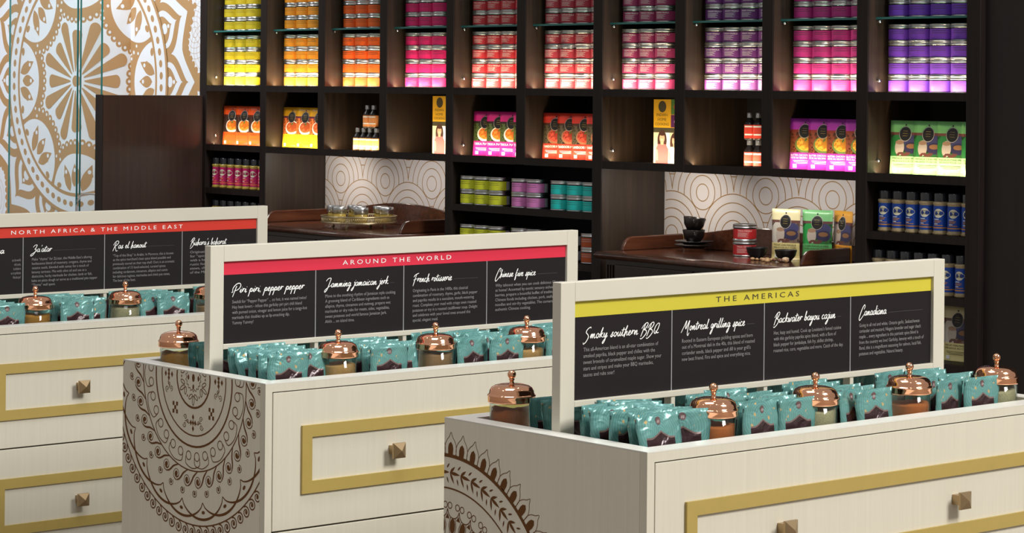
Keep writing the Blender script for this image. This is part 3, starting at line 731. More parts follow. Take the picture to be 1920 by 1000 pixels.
def shakerproto(cn, col, spice, band):
    t = thing('spice_shaker', 'x', 'spice shaker', (0, 0, 0)); r = .0285
    MB().lathe([(0, 0), (r*.95, 0), (r*1.04, .005), (r*.92, .013), (r*.92, .108), (r*1.02, .114), (r*1.0, .119), (r*.8, .122), (0, .122)], 22).build('shaker_body', mat('spice_'+cn, spice, .35, coat=.6, var=.5, vscale=300), t, local=True)
    MB().lathe([(r*.84, .120), (r*.86, .150), (r*.82, .153), (0, .153)], 22).build('cap', CAPB, t, local=True)
    R = r*.945; mb = MB(); mb.lathe([(R, .016), (R, .106)], 24, mt=0); mb.lathe([(R+.0002, .024), (R+.0002, .028)], 24, mt=2)
    mp = lambda x, z: ((R+.0005)*cos(-pi/2+x/R), (R+.0005)*sin(-pi/2+x/R), z)
    pts = [(.017*cos(a)*(1.25 if abs(a) < .3 else 1), .079+.0165*sin(a)) for a in [2*pi*i/24-pi for i in range(24)]]
    for i in range(24): mb.add([mp(.002, .079), mp(pts[i][0]+.002, pts[i][1]), mp(pts[(i+1) % 24][0]+.002, pts[(i+1) % 24][1])], [(0, 1, 2)], 1)
    mp2 = lambda x, z: ((R+.001)*cos(-pi/2+x/R), (R+.001)*sin(-pi/2+x/R), z)
    put_type(mb, 'GOURMET' if cn == 'pink' else 'GOURMET', .001, .084, .006, mp2, width=.022, align='C', mt=3)
    put_type(mb, 'SHAKE', .001, .072, .013, mp2, width=.026, align='C', mt=3)
    for k, (w_, z) in enumerate(((.018, .056), (.026, .050), (.022, .045), (.014, .039), (.032, .034))):
        for q in range(4): x = -.014+q*w_/4; mb.add([mp2(x, z), mp2(x+w_/4, z), mp2(x+w_/4, z+.0022), mp2(x, z+.0022)], [(0, 1, 2, 3)], 4 if k in (0, 3) else 2)
    mb.build('label', [mat('label_'+cn, col, .4), mat('cream_badge_'+cn, (.72, .68, .50), .5), band, DINK, WHITE], t, local=True)
    return t
BANDP = mat('band_coral', (.85, .22, .06), .5); BANDB = mat('band_orange', (.60, .25, .04), .5)
p = shakerproto('pink', (.52, .008, .13), (.50, .36, .06), BANDP)
for lv, z in enumerate((1.0605, .8435)):
    for k in range(7):
        place(p, (-10.405+k*.0685, D+.05, z), RD(14+random.uniform(-8, 8)), 'pink labelled spice shaker, %s from the left, %s shelf of the far left bay' % (['first', 'second', 'third', 'fourth', 'fifth', 'sixth', 'seventh'][k], ('upper', 'lower')[lv]), 'pink spice shakers')
p = shakerproto('blue', (.008, .060, .36), (.40, .30, .16), BANDB)
for lv, z in enumerate((1.066, .843)):
    for k in range(7):
        place(p, ((-5.935 if lv == 0 else -5.963)+k*.0655, D+.055, z), RD(14+random.uniform(-8, 8)), 'blue labelled spice shaker, %s from the left, %s shelf of the far right bay' % (['first', 'second', 'third', 'fourth', 'fifth', 'sixth', 'seventh'][k], ('upper', 'lower')[lv]), 'blue spice shakers')
cream_p = pouchmat('pouch_cream', (.72, .62, .26), (.13, .05, .04), (.6, .5, .4), (.1, .1, .1), (.20, .13, .10), leaf=(.55, .52, .45), style=1, top=(.75, .68, .40))
p = retail('cream', cream_p, [('DECAF CHAI MASALA', .054, .010, .10), ('MÉLANGE AU CHAI', .044, .009, .10)], DINK, RING)
for k, x in enumerate((-5.86, -5.745, -5.640)):
    place(p, (x, D+.12, .6006), RD(6), 'cream recipe pouch on the bottom shelf below blue shakers, %s' % ('left', 'middle', 'right')[k], 'cream pouches on the bottom shelf')
chai = [('cream yellow', dup(p, (-6.575, 7.10, .9156), RD(14)), None)]
chai[0][1]['label'] = 'cream yellow chai pouch standing on the mahogany dresser behind a black bowl'; chai[0][1]['group'] = 'chai pouches on the dresser'
specs2 = [('green', pouchmat('pouch_emerald', (.10, .42, .13), (.14, .05, .05), (.5, .5, .4), (.1, .1, .1), (.02, .16, .03), leaf=(.02, .30, .06), style=1, top=(.22, .58, .24)), (-6.452, 7.15, .9156), 20),
          ('orange', pouchmat('pouch_tangerine', (.80, .33, .02), (.14, .05, .05), (.5, .5, .4), (.1, .1, .1), (.10, .06, .05), leaf=(.5, .42, .38), style=1, top=(.85, .42, .06)), (-6.350, 7.185, .9156), -14)]
for cn, m, loc, rz in specs2:
    q = retail(cn, m, [('CHAI MASALA MIX', .054, .010, .10), ('MÉLANGE CHAI', .044, .009, .10)], DINK, RING)
    place(q, loc, RD(rz), '%s chai pouch standing on the mahogany dresser beside other pouches' % cn, 'chai pouches on the dresser')

# ================================================================== DRESSERS
def dresser(x0, x1, y0, label):
    y1 = BK-.008; zt = .915
    t = thing('dresser', label, 'dresser', ((x0+x1)/2, (y0+y1)/2, 0), 'mahogany dressers in the alcoves')
    mb = MB(); n = 8; prof = [(0, zt-.001), (-.004, zt-.003), (-.010, zt-.010), (-.0125, zt-.017), (-.010, zt-.024), (-.004, zt-.029), (.012, zt-.033)]
    # top board with a rounded nosing on front and ends
    V = []; Fc = []
    for k, (o, z) in enumerate([(.02, zt)]+prof):
        e = o; V += [(x0+e, y1, z), (x0+e, y0+e, z), (x1-e, y0+e, z), (x1-e, y1, z)]
    K = len(prof)+1
    for k in range(K-1):
        for j in range(3): Fc.append((k*4+j, k*4+j+1, (k+1)*4+j+1, (k+1)*4+j))
    mb.add(V, Fc, 0, True); mb.add([(x0+.02, y1, zt), (x0+.02, y0+.02, zt), (x1-.02, y0+.02, zt), (x1-.02, y1, zt)], [(0, 1, 2, 3)], 0)
    mb.build('top_board', MAHOG, t)
    MB().box(x0+.02, x1-.02, y0+.028, y1, .06, zt-.033).build('carcass', MAHOGD, t, bevel=.002)
    mb = MB()
    for x in (x0+.024, x1-.074):
        for k in range(3): mb.box(x+.006+k*.016, x+.014+k*.016, y0+.020, y0+.029, .14, zt-.055)
    mb.build('fluted_pilaster', MAHOGD, t, bevel=.003)
    w = (x1-x0-.17)/2
    for r in range(3):
        for c in range(2 if r == 0 else 1):
            a = x0+.082+c*(w+.012); b = a+w if r == 0 else x1-.082
            zt_ = zt-.052-r*.25; zb_ = zt_-.235
            if r == 0: zb_ = zt_-.16
            else: zt_ = zt-.23-(r-1)*.27; zb_ = zt_-.255
            d = MB().box(a, b, y0+.018, y0+.030, zb_, zt_).build('drawer', MAHOGD, t, bevel=.004)
            for q in ((.5,) if r == 0 else (.25, .75)):
                cx = a+(b-a)*q; cz = (zt_+zb_)/2+.012
                mb = MB(); mb.tube([(cx+.017*cos(u), y0+.010, cz+.022*sin(u)) for u in [2*pi*i/18 for i in range(18)]], .0022, 6, closed=True)
                mb.lathe([(0, 0), (.009, 0), (.011, .003), (0, .008)], 14, T=Matrix.Translation((cx, y0+.018, cz+.016)) @ Matrix.Rotation(pi/2, 4, 'X')); mb.build('ring_pull', BRASS, d)
    # gallery: curved back and two side rails with rounded fronts
    n = 24; xs = [x0+.045+(x1-x0-.09)*i/n for i in range(n+1)]
    top = [zt+.056+.050*sin(pi*i/n)**1.3 for i in range(n+1)]
    MB().prism([(xs[0], zt)]+[(x, z) for x, z in zip(xs, top)]+[(xs[-1], zt)], y1-.020, y1-.002).build('gallery_back', MAHOG, t, bevel=.004)
    for x in (x0+.030, x1-.046):
        ya = y0+.10; pts = [(ya, zt), (ya+.006, zt+.020), (ya+.018, zt+.040), (ya+.034, zt+.053), (ya+.055, zt+.058), (y1-.02, zt+.060), (y1-.02, zt)]
        MB().prism(pts, x, x+.016, axis='X').build('gallery_side', MAHOG, t, bevel=.005)
    return t
dresser(-9.80, -8.655, 6.70, 'mahogany dresser with curved gallery back holding a round brass tray of jars')
dresser(-7.345, -6.265, 6.79, 'mahogany dresser with curved gallery back holding black cups, bowls and red tins')
ZD = .9155
# round gallery tray with seven little jars
tx, ty, tr = -9.19, 6.945, .178
t = thing('serving_tray', 'round pierced brass gallery tray on small feet holding silver lidded jars', 'tray', (tx, ty, ZD))
zt = ZD+.022
MB().lathe([(0, 0), (tr, 0), (tr, .003), (0, .003)], 48, (tx, ty, zt)).build('tray_plate', BRASS, t)
mb = MB(); mb.lathe([(tr-.001, .002), (tr+.004, .004), (tr+.004, .008), (tr-.001, .009), (tr-.001, .002)], 48, (tx, ty, zt))
mb.lathe([(tr-.001, .030), (tr+.006, .032), (tr+.006, .035), (tr-.001, .037), (tr-.001, .030)], 48, (tx, ty, zt))
NB = 110
for k in range(NB):
    for s_ in (1, -1):
        a = 2*pi*k/NB; b = a+s_*2*pi/NB*1.5
        mb.tube([(tx+tr*cos(a), ty+tr*sin(a), zt+.008), (tx+tr*cos(b), ty+tr*sin(b), zt+.032)], .0011, 4)
mb.build('pierced_rail', BRASS, t)
for k in range(4):
    a = RD(-62+90*k); MB().lathe([(0, 0), (.008, 0), (.009, .004), (.004, .008), (.005, .016), (.009, .022), (0, .022)], 12, (tx+.135*cos(a), ty+.135*sin(a), ZD)).build('foot', BRASS, t)
YSP = mat('yellow_spice', (.55, .34, .05), .7, var=.4, vscale=200)
t0 = thing('tasting_jar', 'x', 'jar', (0, 0, 0))
MB().lathe([(0, 0), (.030, 0), (.032, .004), (.032, .048), (.030, .050)], 24).build('jar_glass', JGLASS, t0, local=True)
MB().lathe([(0, .002), (.0305, .002), (.0305, .046), (0, .046)], 20).build('ground_spice', YSP, t0, local=True)
MB().lathe([(.034, .044), (.0355, .045), (.0355, .072), (.034, .075), (0, .075)], 28).build('lid', STEEL, t0, local=True)
for x, y, w in ((-9.2275, 6.858, 'front left'), (-9.095, 6.885, 'front middle'), (-9.06, 7.01, 'right'), (-9.325, 6.90, 'far left'), (-9.295, 7.0, 'back left'), (-9.205, 6.955, 'centre'), (-9.150, 7.045, 'back right')):
    place(t0, (x, y, zt+.0035), random.random()*6, 'small spice jar with brushed silver lid, %s on the round brass tray' % w, 'silver lidded jars on the tray')

# cups, saucers, bowls, tins, nuts
def saucer(loc, label):
    return tag(MB().lathe([(0, .002), (.03, 0), (.045, 0), (.047, .003), (.078, .0115), (.0815, .0135), (.081, .0155), (.05, .0075), (.035, .0055), (0, .0055)], 36, loc).build('saucer', CERAM, loc=loc), label, 'saucer', 'stacked black saucers')
cx, cy = -7.122, 7.13
saucer((cx, cy, ZD+.012), 'lower black saucer of the stack under two black cups on the dresser')
saucer((cx+.002, cy, ZD+.0275), 'upper black saucer directly beneath the stacked black cups on the dresser')
for o in [o for o in C.objects if o.name.startswith('saucer')][:1]: pass
def cup(loc, label, tilt=0, rz=0):
    t = thing('coffee_cup', label, 'cup', loc, 'stacked black cups'); T = Matrix.Identity(4)
    MB().lathe([(0, 0), (.026, 0), (.028, .003), (.041, .022), (.0475, .053), (.0465, .0545), (.045, .053), (.038, .022), (.024, .006), (0, .006)], 36).build('cup_body', CERAM, t, local=True)
    pts = [(.0455, 0, .046), (.058, 0, .047), (.066, 0, .038), (.062, 0, .024), (.052, 0, .018), (.0405, 0, .020)]
    MB().tube(pts, .0048, 8).build('handle', CERAM, t, local=True)
    t.rotation_euler = (tilt, 0, rz); return t
cup((cx, cy, ZD+.0345), 'black coffee cup resting on the saucers, below the tilted cup', 0, RD(-40))
cup((cx-.004, cy, ZD+.0855), 'black coffee cup stacked tilted inside another black cup', RD(-7), RD(-46))
tr_ = tinproto('dresser_red', (.55, .018, .022), 'TIKKA MASALA', WHITE, 18)
for k in range(2): place(tr_, (-6.800, 7.10, ZD+.0006+k*(TH+.0003)), RD(6+k*4), 'red labelled spice tin on the dresser, %s one of the pair' % ('lower', 'upper')[k], 'red tins on the dresser')
def bowl(loc, label):
    return tag(MB().lathe([(0, 0), (.022, 0), (.024, .004), (.038, .020), (.044, .042), (.0445, .044), (.0425, .044), (.036, .022), (.02, .008), (0, .008)], 32, loc).build('pinch_bowl', CERAM2, loc=loc), label, 'bowl', 'small black bowls on the dresser')
bowl((-6.665, 7.03, ZD+.0005), 'small black bowl on the dresser beside the red tins'); bowl((-6.500, 7.02, ZD+.0005), 'small black bowl on the dresser before the cream yellow pouch')
rn = random.Random(3); NUT = [mat('nutmeg_shell', (.45, .27, .13), .5, var=.4, vscale=90), mat('dark_nutmeg', (.14, .06, .03), .5, var=.4, vscale=90), mat('pale_nutmeg', (.68, .50, .33), .5, var=.2, vscale=90)]
names_ = ['first', 'second', 'third', 'fourth', 'fifth', 'sixth', 'seventh', 'eighth', 'ninth', 'tenth', 'eleventh', 'twelfth']
for k in range(12):
    x = -6.605+k*.0145+rn.uniform(-.004, .004); y = 6.93+rn.uniform(-.03, .05); s_ = rn.uniform(.6, 1.0) if k != 10 else 1.25
    mb = MB(); P = []
    for j in range(7):
        a = -pi/2+pi*j/6; P.append((.011*s_*cos(a)*(1+.15*sin(j*2.3+k)), .008*s_*sin(a)+.008*s_))
    mb.lathe(P, 12, (x, y, ZD)); vv = [(x+(vx-x)*(1.25 if k % 2 else 1), y+(vy-y)*(1 if k % 2 else 1.3), vz) for vx, vy, vz in mb.v]; mb.v = vv
    tag(mb.build('whole_nutmeg', NUT[2 if k == 10 else (1 if k in (3, 7, 9) else 0)], loc=(x, y, ZD)), '%s whole spice nut on the dresser edge, %s from the left' % ('pale' if k == 10 else ('dark' if k in (3, 7, 9) else 'tan'), names_[k]), 'whole spice', 'spice nuts scattered on the dresser')

# ================================================================== COUNTERS
def mandala_spirals():
    fl = Flat(); c = (-4.925, .884); q = lambda r, a: (c[0]+r*cos(a), c[1]+r*sin(a))
    for r, w in ((.0725, .0050), (.140, .0036), (.1665, .0050), (.2255, .0032), (.3560, .0034)): fl.ring(*c, r, w)
    # centre rosette
    zz = [q(.034 if i % 2 else .0285, 2*pi*i/36) for i in range(36)]; fl.ribbon(zz, .0024, closed=True)
    fl.disc(*c, .006, 1, 0, 8, .010)
    for k in range(4):
        a = -pi/2+k*pi/2; p = q(.022, a); fl.disc(*p, .004, 1, 0, 6, .007)
    for k in range(6):
        a = -pi/2+k*pi/3
        for da, r_, el in ((0, .055, 1), (.42, .048, .8), (-.42, .048, .8)):
            p = q(r_, a+da*.6); rot = a+da*2.2; n = 16
            fl.ribbon([(p[0]+.0115*el*cos(t)*cos(rot)-.0042*sin(t)*sin(rot), p[1]+.0115*el*cos(t)*sin(rot)+.0042*sin(t)*cos(rot)) for t in [2*pi*i/n for i in range(n)]], .0021, closed=True)
        fl.disc(*q(.052, a+pi/6), .0022, 1, 0, 6, .0036)
    dia = lambda x, y, s=.0049, sy=.0076: fl.poly([(x-s, y), (x, y-sy), (x+s, y), (x, y+sy)])
    for k in range(4):
        a = -pi/2+k*pi/2; rr, tt = (cos(a), sin(a)), (-sin(a), cos(a))
        for ra, ta in ((.109, 0), (.109, .0095), (.109, -.0095), (.123, 0), (.095, 0)): dia(c[0]+rr[0]*ra+tt[0]*ta, c[1]+rr[1]*ra+tt[1]*ta)
        for s_ in (1, -1):
            for r0, t0, rad, sg in ((.098, .034, .0065, 1), (.116, .037, .0070, -1), (.108, .024, .0050, 1)):
                cx, cy = c[0]+rr[0]*r0+tt[0]*t0*s_, c[1]+rr[1]*r0+tt[1]*t0*s_
                fl.ribbon(spiral(cx, cy, rad*1.15, 1.3, a+pi/2*s_, sg*s_), .0018)
            fl.ribbon([(c[0]+rr[0]*ra+tt[0]*ta*s_, c[1]+rr[1]*ra+tt[1]*ta*s_) for ra, ta in ((.109, .012), (.112, .020), (.106, .028), (.108, .036))], .0018)
        a2 = a+pi/4; p = q(.112, a2); r2, t2 = (cos(a2), sin(a2)), (-sin(a2), cos(a2))
        for i, j in ((0, 0), (1, 1), (-1, 1), (1, -1), (-1, -1)):
            x, y = p[0]+i*.0078, p[1]+j*.0095
            fl.poly([(x-.004, y-.0048), (x+.004, y-.0048), (x+.004, y+.0048), (x-.004, y+.0048)])
    n = 33
    for k in range(n):
        a = -pi/2+2*pi*(k+.5)/n; da = 2*pi/n
        fl.ring(*q(.1905, a), .0106, .0023, n=18)
        if k % 2 == 0:
            P = [q(.1905+.0, a-.052), q(.201, a-.060), q(.213, a-.035), q(.2195, a+da/2), q(.213, a+da+.035), q(.201, a+da+.060), q(.1905, a+da+.052)]
            fl.ribbon(crom(P, 5), .0023)
        # large spiral with heavy tail, small spiral hanging outside
        p = q(.2505, a); SPp = spiral(*p, .0153, 1.55, a+.1, -1, n=30, rin=.22); fl.ribbon(SPp, [.0030-.0014*sin(pi*min(1, i/16))+.0032*max(0, i-14)/16 for i in range(31)]); fl.disc(*p, .0040, 1, 0, 12, .0060, a+pi/2)
        T_ = [q(.2262, a+da*1.0), q(.2320, a+da*.78), q(.2400, a+da*.57), q(.2500, a+da*.43), q(.2595, a+da*.27), q(.2656, a+da*.06)]
        fl.ribbon(crom(T_, 5), [.0024+.0026*sin(pi*i/25) for i in range(26)])
        if k % 1 == 0:
            p = q(.2795, a-.066); fl.ribbon(spiral(*p, .0104, 1.6, a+pi*.75, -1, n=24, rin=.2), .0021); fl.disc(*p, .0026, 1, 0, 8, .0040)
    n = 21
    for k in range(n):
        a = -pi/2+2*pi*(k+.5)/n; da = 2*pi/n
        P = [q(.300+.0405*sin(pi*i/24)**.62, a+2*da*i/24) for i in range(25)]
        fl.ribbon(P, [.0026+.0038*sin(pi*i/24) for i in range(25)])
        fl.disc(*q(.3235, a), .0042, 1, 0, 12, .0072, a+pi/2+pi/2)
    n = 76
    for k in range(n):
        a = 2*pi*k/n; p = q(.3725, a); fl.ribbon(spiral(*p, .0150, 1.6, a+pi, -1, n=24, rin=.2), [.0036-.0010*i/24 for i in range(25)]); fl.disc(*p, .0034, 1, 0, 8, .005)
    return fl
def mandala_petals():
    fl = Flat(); c = (-3.925, .487); q = lambda r, a: (c[0]+r*cos(a), c[1]+r*sin(a))
    fl.ring(*c, .334, .0075, n=160); fl.ring(*c, .2655, .0034, n=140)
    n = 60; da = 2*pi/n
    for k in range(n):
        a = pi/2-da*(k+.28)
        half = [(.337, .0165), (.345, .0185), (.356, .0180), (.366, .0130), (.374, .0055), (.3835, 0)]
        P = [q(r, a+w/r) for r, w in half]+[q(r, a-w/r) for r, w in reversed(half[:-1])]
        fl.ribbon(crom(P, 4), .0015)
        hh = [(.336, .0075), (.350, .0085), (.358, .0065), (.3635, 0)]
        fl.poly([q(r, a+w/r) for r, w in hh]+[q(r, a-w/r) for r, w in reversed(hh[:-1])])
        hi = [(.336, .0130), (.350, .0140), (.360, .0105)]
    n = 54; da = 2*pi/n
    for k in range(n):
        a = pi/2-da*(k+.25)
        def lf(r0, a0, r1, a1, w):
            p0, p1 = q(r0, a0), q(r1, a1); dx, dy = p1[0]-p0[0], p1[1]-p0[1]; L_ = math.hypot(dx, dy); ux, uy = dx/L_, dy/L_
            pts = [(p0[0]+dx*t-uy*w*sin(pi*t**.8), p0[1]+dy*t+ux*w*sin(pi*t**.8)) for t in [i/7 for i in range(8)]]
            pts += [(p0[0]+dx*t+uy*w*sin(pi*t**.8), p0[1]+dy*t-ux*w*sin(pi*t**.8)) for t in [i/7 for i in range(6, 0, -1)]]
            fl.poly(pts)
        lf(.2985, a, .299, a-da*.95, .0036); lf(.2985, a, .3135, a-da*.45, .0030); lf(.2985, a, .277, a-da*.45, .0030)
        lf(.308, a+da*.30, .3185, a+da*.05, .0020); lf(.289, a+da*.30, .276, a+da*.12, .0020)
    n = 36; da = 2*pi/n
    for k in range(n):
        a = pi/2-da*(k+.05)
        for s_ in (1, -1): fl.ring(*q(.2300, a+s_*.0330), .0066, .0020, n=14)
        P = [q(.2225, a), q(.212, a-da*.10), q(.2060, a-da*.3), q(.2045, a-da*.5), q(.2060, a-da*.7), q(.212, a-da*.9), q(.2225, a-da)]
        fl.ribbon(crom(P, 4), .0022)
        fl.disc(*q(.188, a-da*.5), .0088, 1, 0, 16, .0160, a-da*.5-pi/2)
        fl.ribbon([q(r, a-da*(.5-.36*w)) for r, w in ((.168, .6), (.188, 1), (.205, .6))], .0018); fl.ribbon([q(r, a-da*(.5+.36*w)) for r, w in ((.168, .6), (.188, 1), (.205, .6))], .0018)
        fl.disc(*q(.2055, a), .0075, 1, 0, 3, .0075, a)
    fl.ring(*c, .160, .004); fl.ring(*c, .1, .003)
    return fl
RIM = .047
def counter(x0, x1, y0, label, art=None):
    y1 = y0+1.30; zt = .9
    t = thing('display_counter', label, 'counter', ((x0+x1)/2, (y0+y1)/2, 0), 'cream spice display counters')
    mb = MB()
    mb.box(x0, x1-.02, y0+.018, y1, .08, .80)                                   # carcass core
    mb.box(x1-.02, x1, y0, y0+.0195, .0, .879); mb.box(x1-.02, x1, y1-.0195, y1, 0, .879)   # face frame stiles
    mb.box(x0, x1-.02, y0+.018, y0+.03, .80, .879); mb.box(x1-.032, x1-.02, y0+.02, y1-.02, .80, .879); mb.box(x0, x0+.012, y0+.018, y1, .80, .879); mb.box(x0, x1-.02, y1-.012, y1, .8, .879)
    mb.box(x0+.03, x1-.03, y0+.03, y1-.03, 0, .08)
    mb.box(x1-.02, x1, y0, y1, .879, .8973)
    mb.build('cabinet_body', CREAM, t)
    MB().box(x1-.0205, x1-.012, y0+.0195, y1-.0195, .09, .879).build('shadow_gap', GAP, t)
    # rim
    mb = MB(); V = []
    o = [(x0, y0), (x1, y0), (x1, y1), (x0, y1)]; i_ = [(x0+RIM, y0+RIM), (x1-RIM, y0+RIM), (x1-RIM, y1-RIM), (x0+RIM, y1-RIM)]
    V = [(*p, zt) for p in o]+[(*p, zt) for p in i_]+[(*p, .8975) for p in o]+[(*p, .826) for p in i_]
    Fc = []
    for k in range(4):
        j = (k+1) % 4; Fc += [(k, j, 4+j, 4+k), (k, 8+k, 8+j, j), (4+k, 4+j, 12+j, 12+k)]
    mb.add(V, Fc, 0)
    mb.build('tray_rim', WHITE_TOP, t)
    MB().box(x0+.02, x1-.035, y0+.032, y1-.015, .812, .830).build('tray_floor', CREAM, t)
    mb = MB(); mb.box(x0, x1-.0205, y0, y0+.0175, .0, .8973)
    if art: art.emit(mb, lambda u, v, d, cu: (u, y0-d, v), clips=(('v', .02, 1), ('v', .8968, -1), ('u', x0+.0006, 1), ('u', x1-.0212, -1)), m0=1)
    mb.build('end_panel', [CREAM_END, BROWN], t)
    for zt_, zb_ in ((.8765, .5525), (.5485, .2245)):
        d = MB().box(x1-.012, x1-.0005, y0+.0225, y1-.0225, zb_, zt_).build('drawer', CREAM, t, bevel=.0012)
        a, b = y0+.103, y1-.103; fr = MB(); za, zb = zt_-.0825, zb_+.0805; w = .0285
        for q in ((a, b, za-w, za), (a, b, zb, zb+w), (a, a+w, zb+w, za-w), (b-w, b, zb+w, za-w)): fr.box(x1-.001, x1+.006, q[0], q[1], q[2], q[3])
        fr.build('gold_frame', GOLD, d)
        for ky in (y0+.375, y0+.925):
            k = MB(); kz = (za+zb)/2; X = x1
            k.box(X-.001, X+.024, ky-.0105, ky+.0105, kz-.0105, kz+.0105)
            s_ = .0185; b0 = [(X+.024, ky+i*s_, kz+j*s_) for i, j in ((-1, -1), (1, -1), (1, 1), (-1, 1))]; b1 = [(X+.029, p[1], p[2]) for p in b0]
            k.add(b0+b1+[(X+.039, ky, kz)], [(3, 2, 1, 0), (0, 1, 5, 4), (1, 2, 6, 5), (2, 3, 7, 6), (3, 0, 4, 7), (4, 5, 8), (5, 6, 8), (6, 7, 8), (7, 4, 8)])
            k.build('knob', KNOB, d)
    return t
CT = [(-6.751, -6.135, 3.250), (-5.246, -4.621, 3.225), (-3.936, -3.3215, 3.205)]
counter(*CT[0], 'cream counter with gold framed drawers, below the orange red sign')
counter(*CT[1], 'cream counter with brown spiral mandala end panel, below the pink red sign', mandala_spirals())
counter(*CT[2], 'nearest cream counter with petal mandala end panel, below the yellow sign', mandala_petals())

# ------------------------------------------------------------------ signs
BODY = {0: [('', []), ("Za'atar", ['Make “thyme” for Za’atar, the Middle East’s alluring', 'herbaceous blend of rosemary, oregano, thyme and', 'sesame seeds, blended with sumac for a touch of', 'lemony tartness. Mix with olive oil and use as a', 'distinctive, herby marinade for chicken, lamb or fish,', 'bake on pizza dough or serve as a traditional pita topper.', '“Thyme” well spent.']),
  ('Ras el hanout', ['“Top of the Shop” in Arabic. In Morocco, this is known', 'as the spice merchant’s best spice blend possible and', 'previously stored on their top shelf. Ours is an aromatic', 'combination of 15 hand-selected, curated spices', 'including cardamom, cinnamon, allspice and cumin', 'for delicious tagines, marinades and chick pea stews.', 'The best of the best.']),
  ("Bishara's baharat", ['Originating in the Middle East, Arabic', 'for “spices”. This spice blend', 'with a heap of paprika', 'rustic foods. The', 'stews, chick peas', 'of the Middle East.'])],
 1: [('Piri piri, pepper pepper', ['Swahili for “Pepper Pepper” ... so hot, it was named twice!', 'Hey heat lovers - infuse this garlicky piri piri chili blend', 'with pureed onion, vinegar and lemon juice for a tangy-hot', 'marinade that doubles up as lip-smacking dip.', 'Yummy Yummy!']),
  ('Jamming jamaican jerk', ['Move to the soothing rhythm of Jamaican style cooking.', 'A grooving blend of Caribbean ingredients such as', 'allspice, thyme, cinnamon and nutmeg, prepare wet', 'marinades or dry rubs for meats, sides, vegetables,', 'sweet potatoes and world famous Jamaican Jerk.', 'Ahhh ... on island time.']),
  ('French rotisserie', ['Originating in Paris in the 1400s, this classical', 'combination of rosemary, thyme, garlic, black pepper', 'and paprika results in a succulent, mouth-watering', 'roast. Complete your meal with crispy oven roasted', 'potatoes or try in a roasted cauliflower soup. Delight', 'and celebrate with your loved ones around this', 'special, elegant meal.']),
  ('Chinese five spice', ['Why takeout when you can cook delicious Chinese', 'at home? Accented by exotic sensory sichuan pepper', 'berries, prepare a bountiful buffet of traditional', 'Chinese foods including chicken, pork, seafood, egg', 'noodles and stir-fry vegetables. The cornerstone of', 'authentic Chinese cooking.'])],
 2: [('Smoky southern BBQ', ['This all-American blend is an all-star combination of', 'smoked paprika, black pepper and chilies with the', 'sweet bravado of caramelized maple sugar. Show your', 'stars and stripes and make your BBQ marinades,', 'sauces and rubs soar!']),
  ('Montreal grilling spice', ['Rooted in Eastern European pickling spices and born', 'out of a Montreal deli in the 40s, this blend of roasted', 'coriander seeds, black pepper and dill is your grill’s', 'new best friend. Fire and spice and everything nice.']),
  ('Backwater bayou cajun', ['Hot, hazy and humid. Cook up Louisiana’s famed cuisine', 'with this garlicky paprika spice blend, with a flare of', 'black pepper for jambalaya, fish fry, skillet shrimp,', 'roasted rice, corn, vegetables and more. Catch of the day.']),
  ('Canadiana', ['Going in all red and white. Ontario garlic, Saskatchewan', 'coriander and mustard, Niagara lavender and sugar shack', 'maple ... every ingredient in this patriotic spice blend is', 'from the country we love! Garlicky, lemony with a touch of', 'floral, this is a magnificent seasoning for salmon, local fish,', 'potatoes and vegetables. Natural beauty.'])]}
BODY[0][0] = ('', ['           out the world’s', '           with cumin,', '           ke chicken in', '        our to perfection', '           Hits the spot!'])
HEADW = {0: [0, .066, .118, .135], 1: [.215, .200, .130, .142], 2: [.212, .190, .200, .092]}
BW = [[.16, .228, .224, .235], [.226, .226, .220, .250], [.222, .222, .228, .226]]
HDR = [('NORTH AFRICA & THE MIDDLE EAST', .607, .5, WHITE), ('AROUND THE WORLD', .357, .5, WHITE), ('THE AMERICAS', .262, .5, DINK)]
HCOL = [('header_orange_red', (.63, .038, .022)), ('header_pink_red', (.70, .028, .065)), ('header_yellow', (.60, .52, .045))]
SX = [-6.450, -4.926, -3.623]; SY = [3.295, 3.272, 3.250]
SLAB = ['double sided sign headed NORTH AFRICA & THE MIDDLE EAST, in a cream frame', 'framed sign headed AROUND THE WORLD, with a pink red header band', 'framed sign headed THE AMERICAS, with a yellow header band']
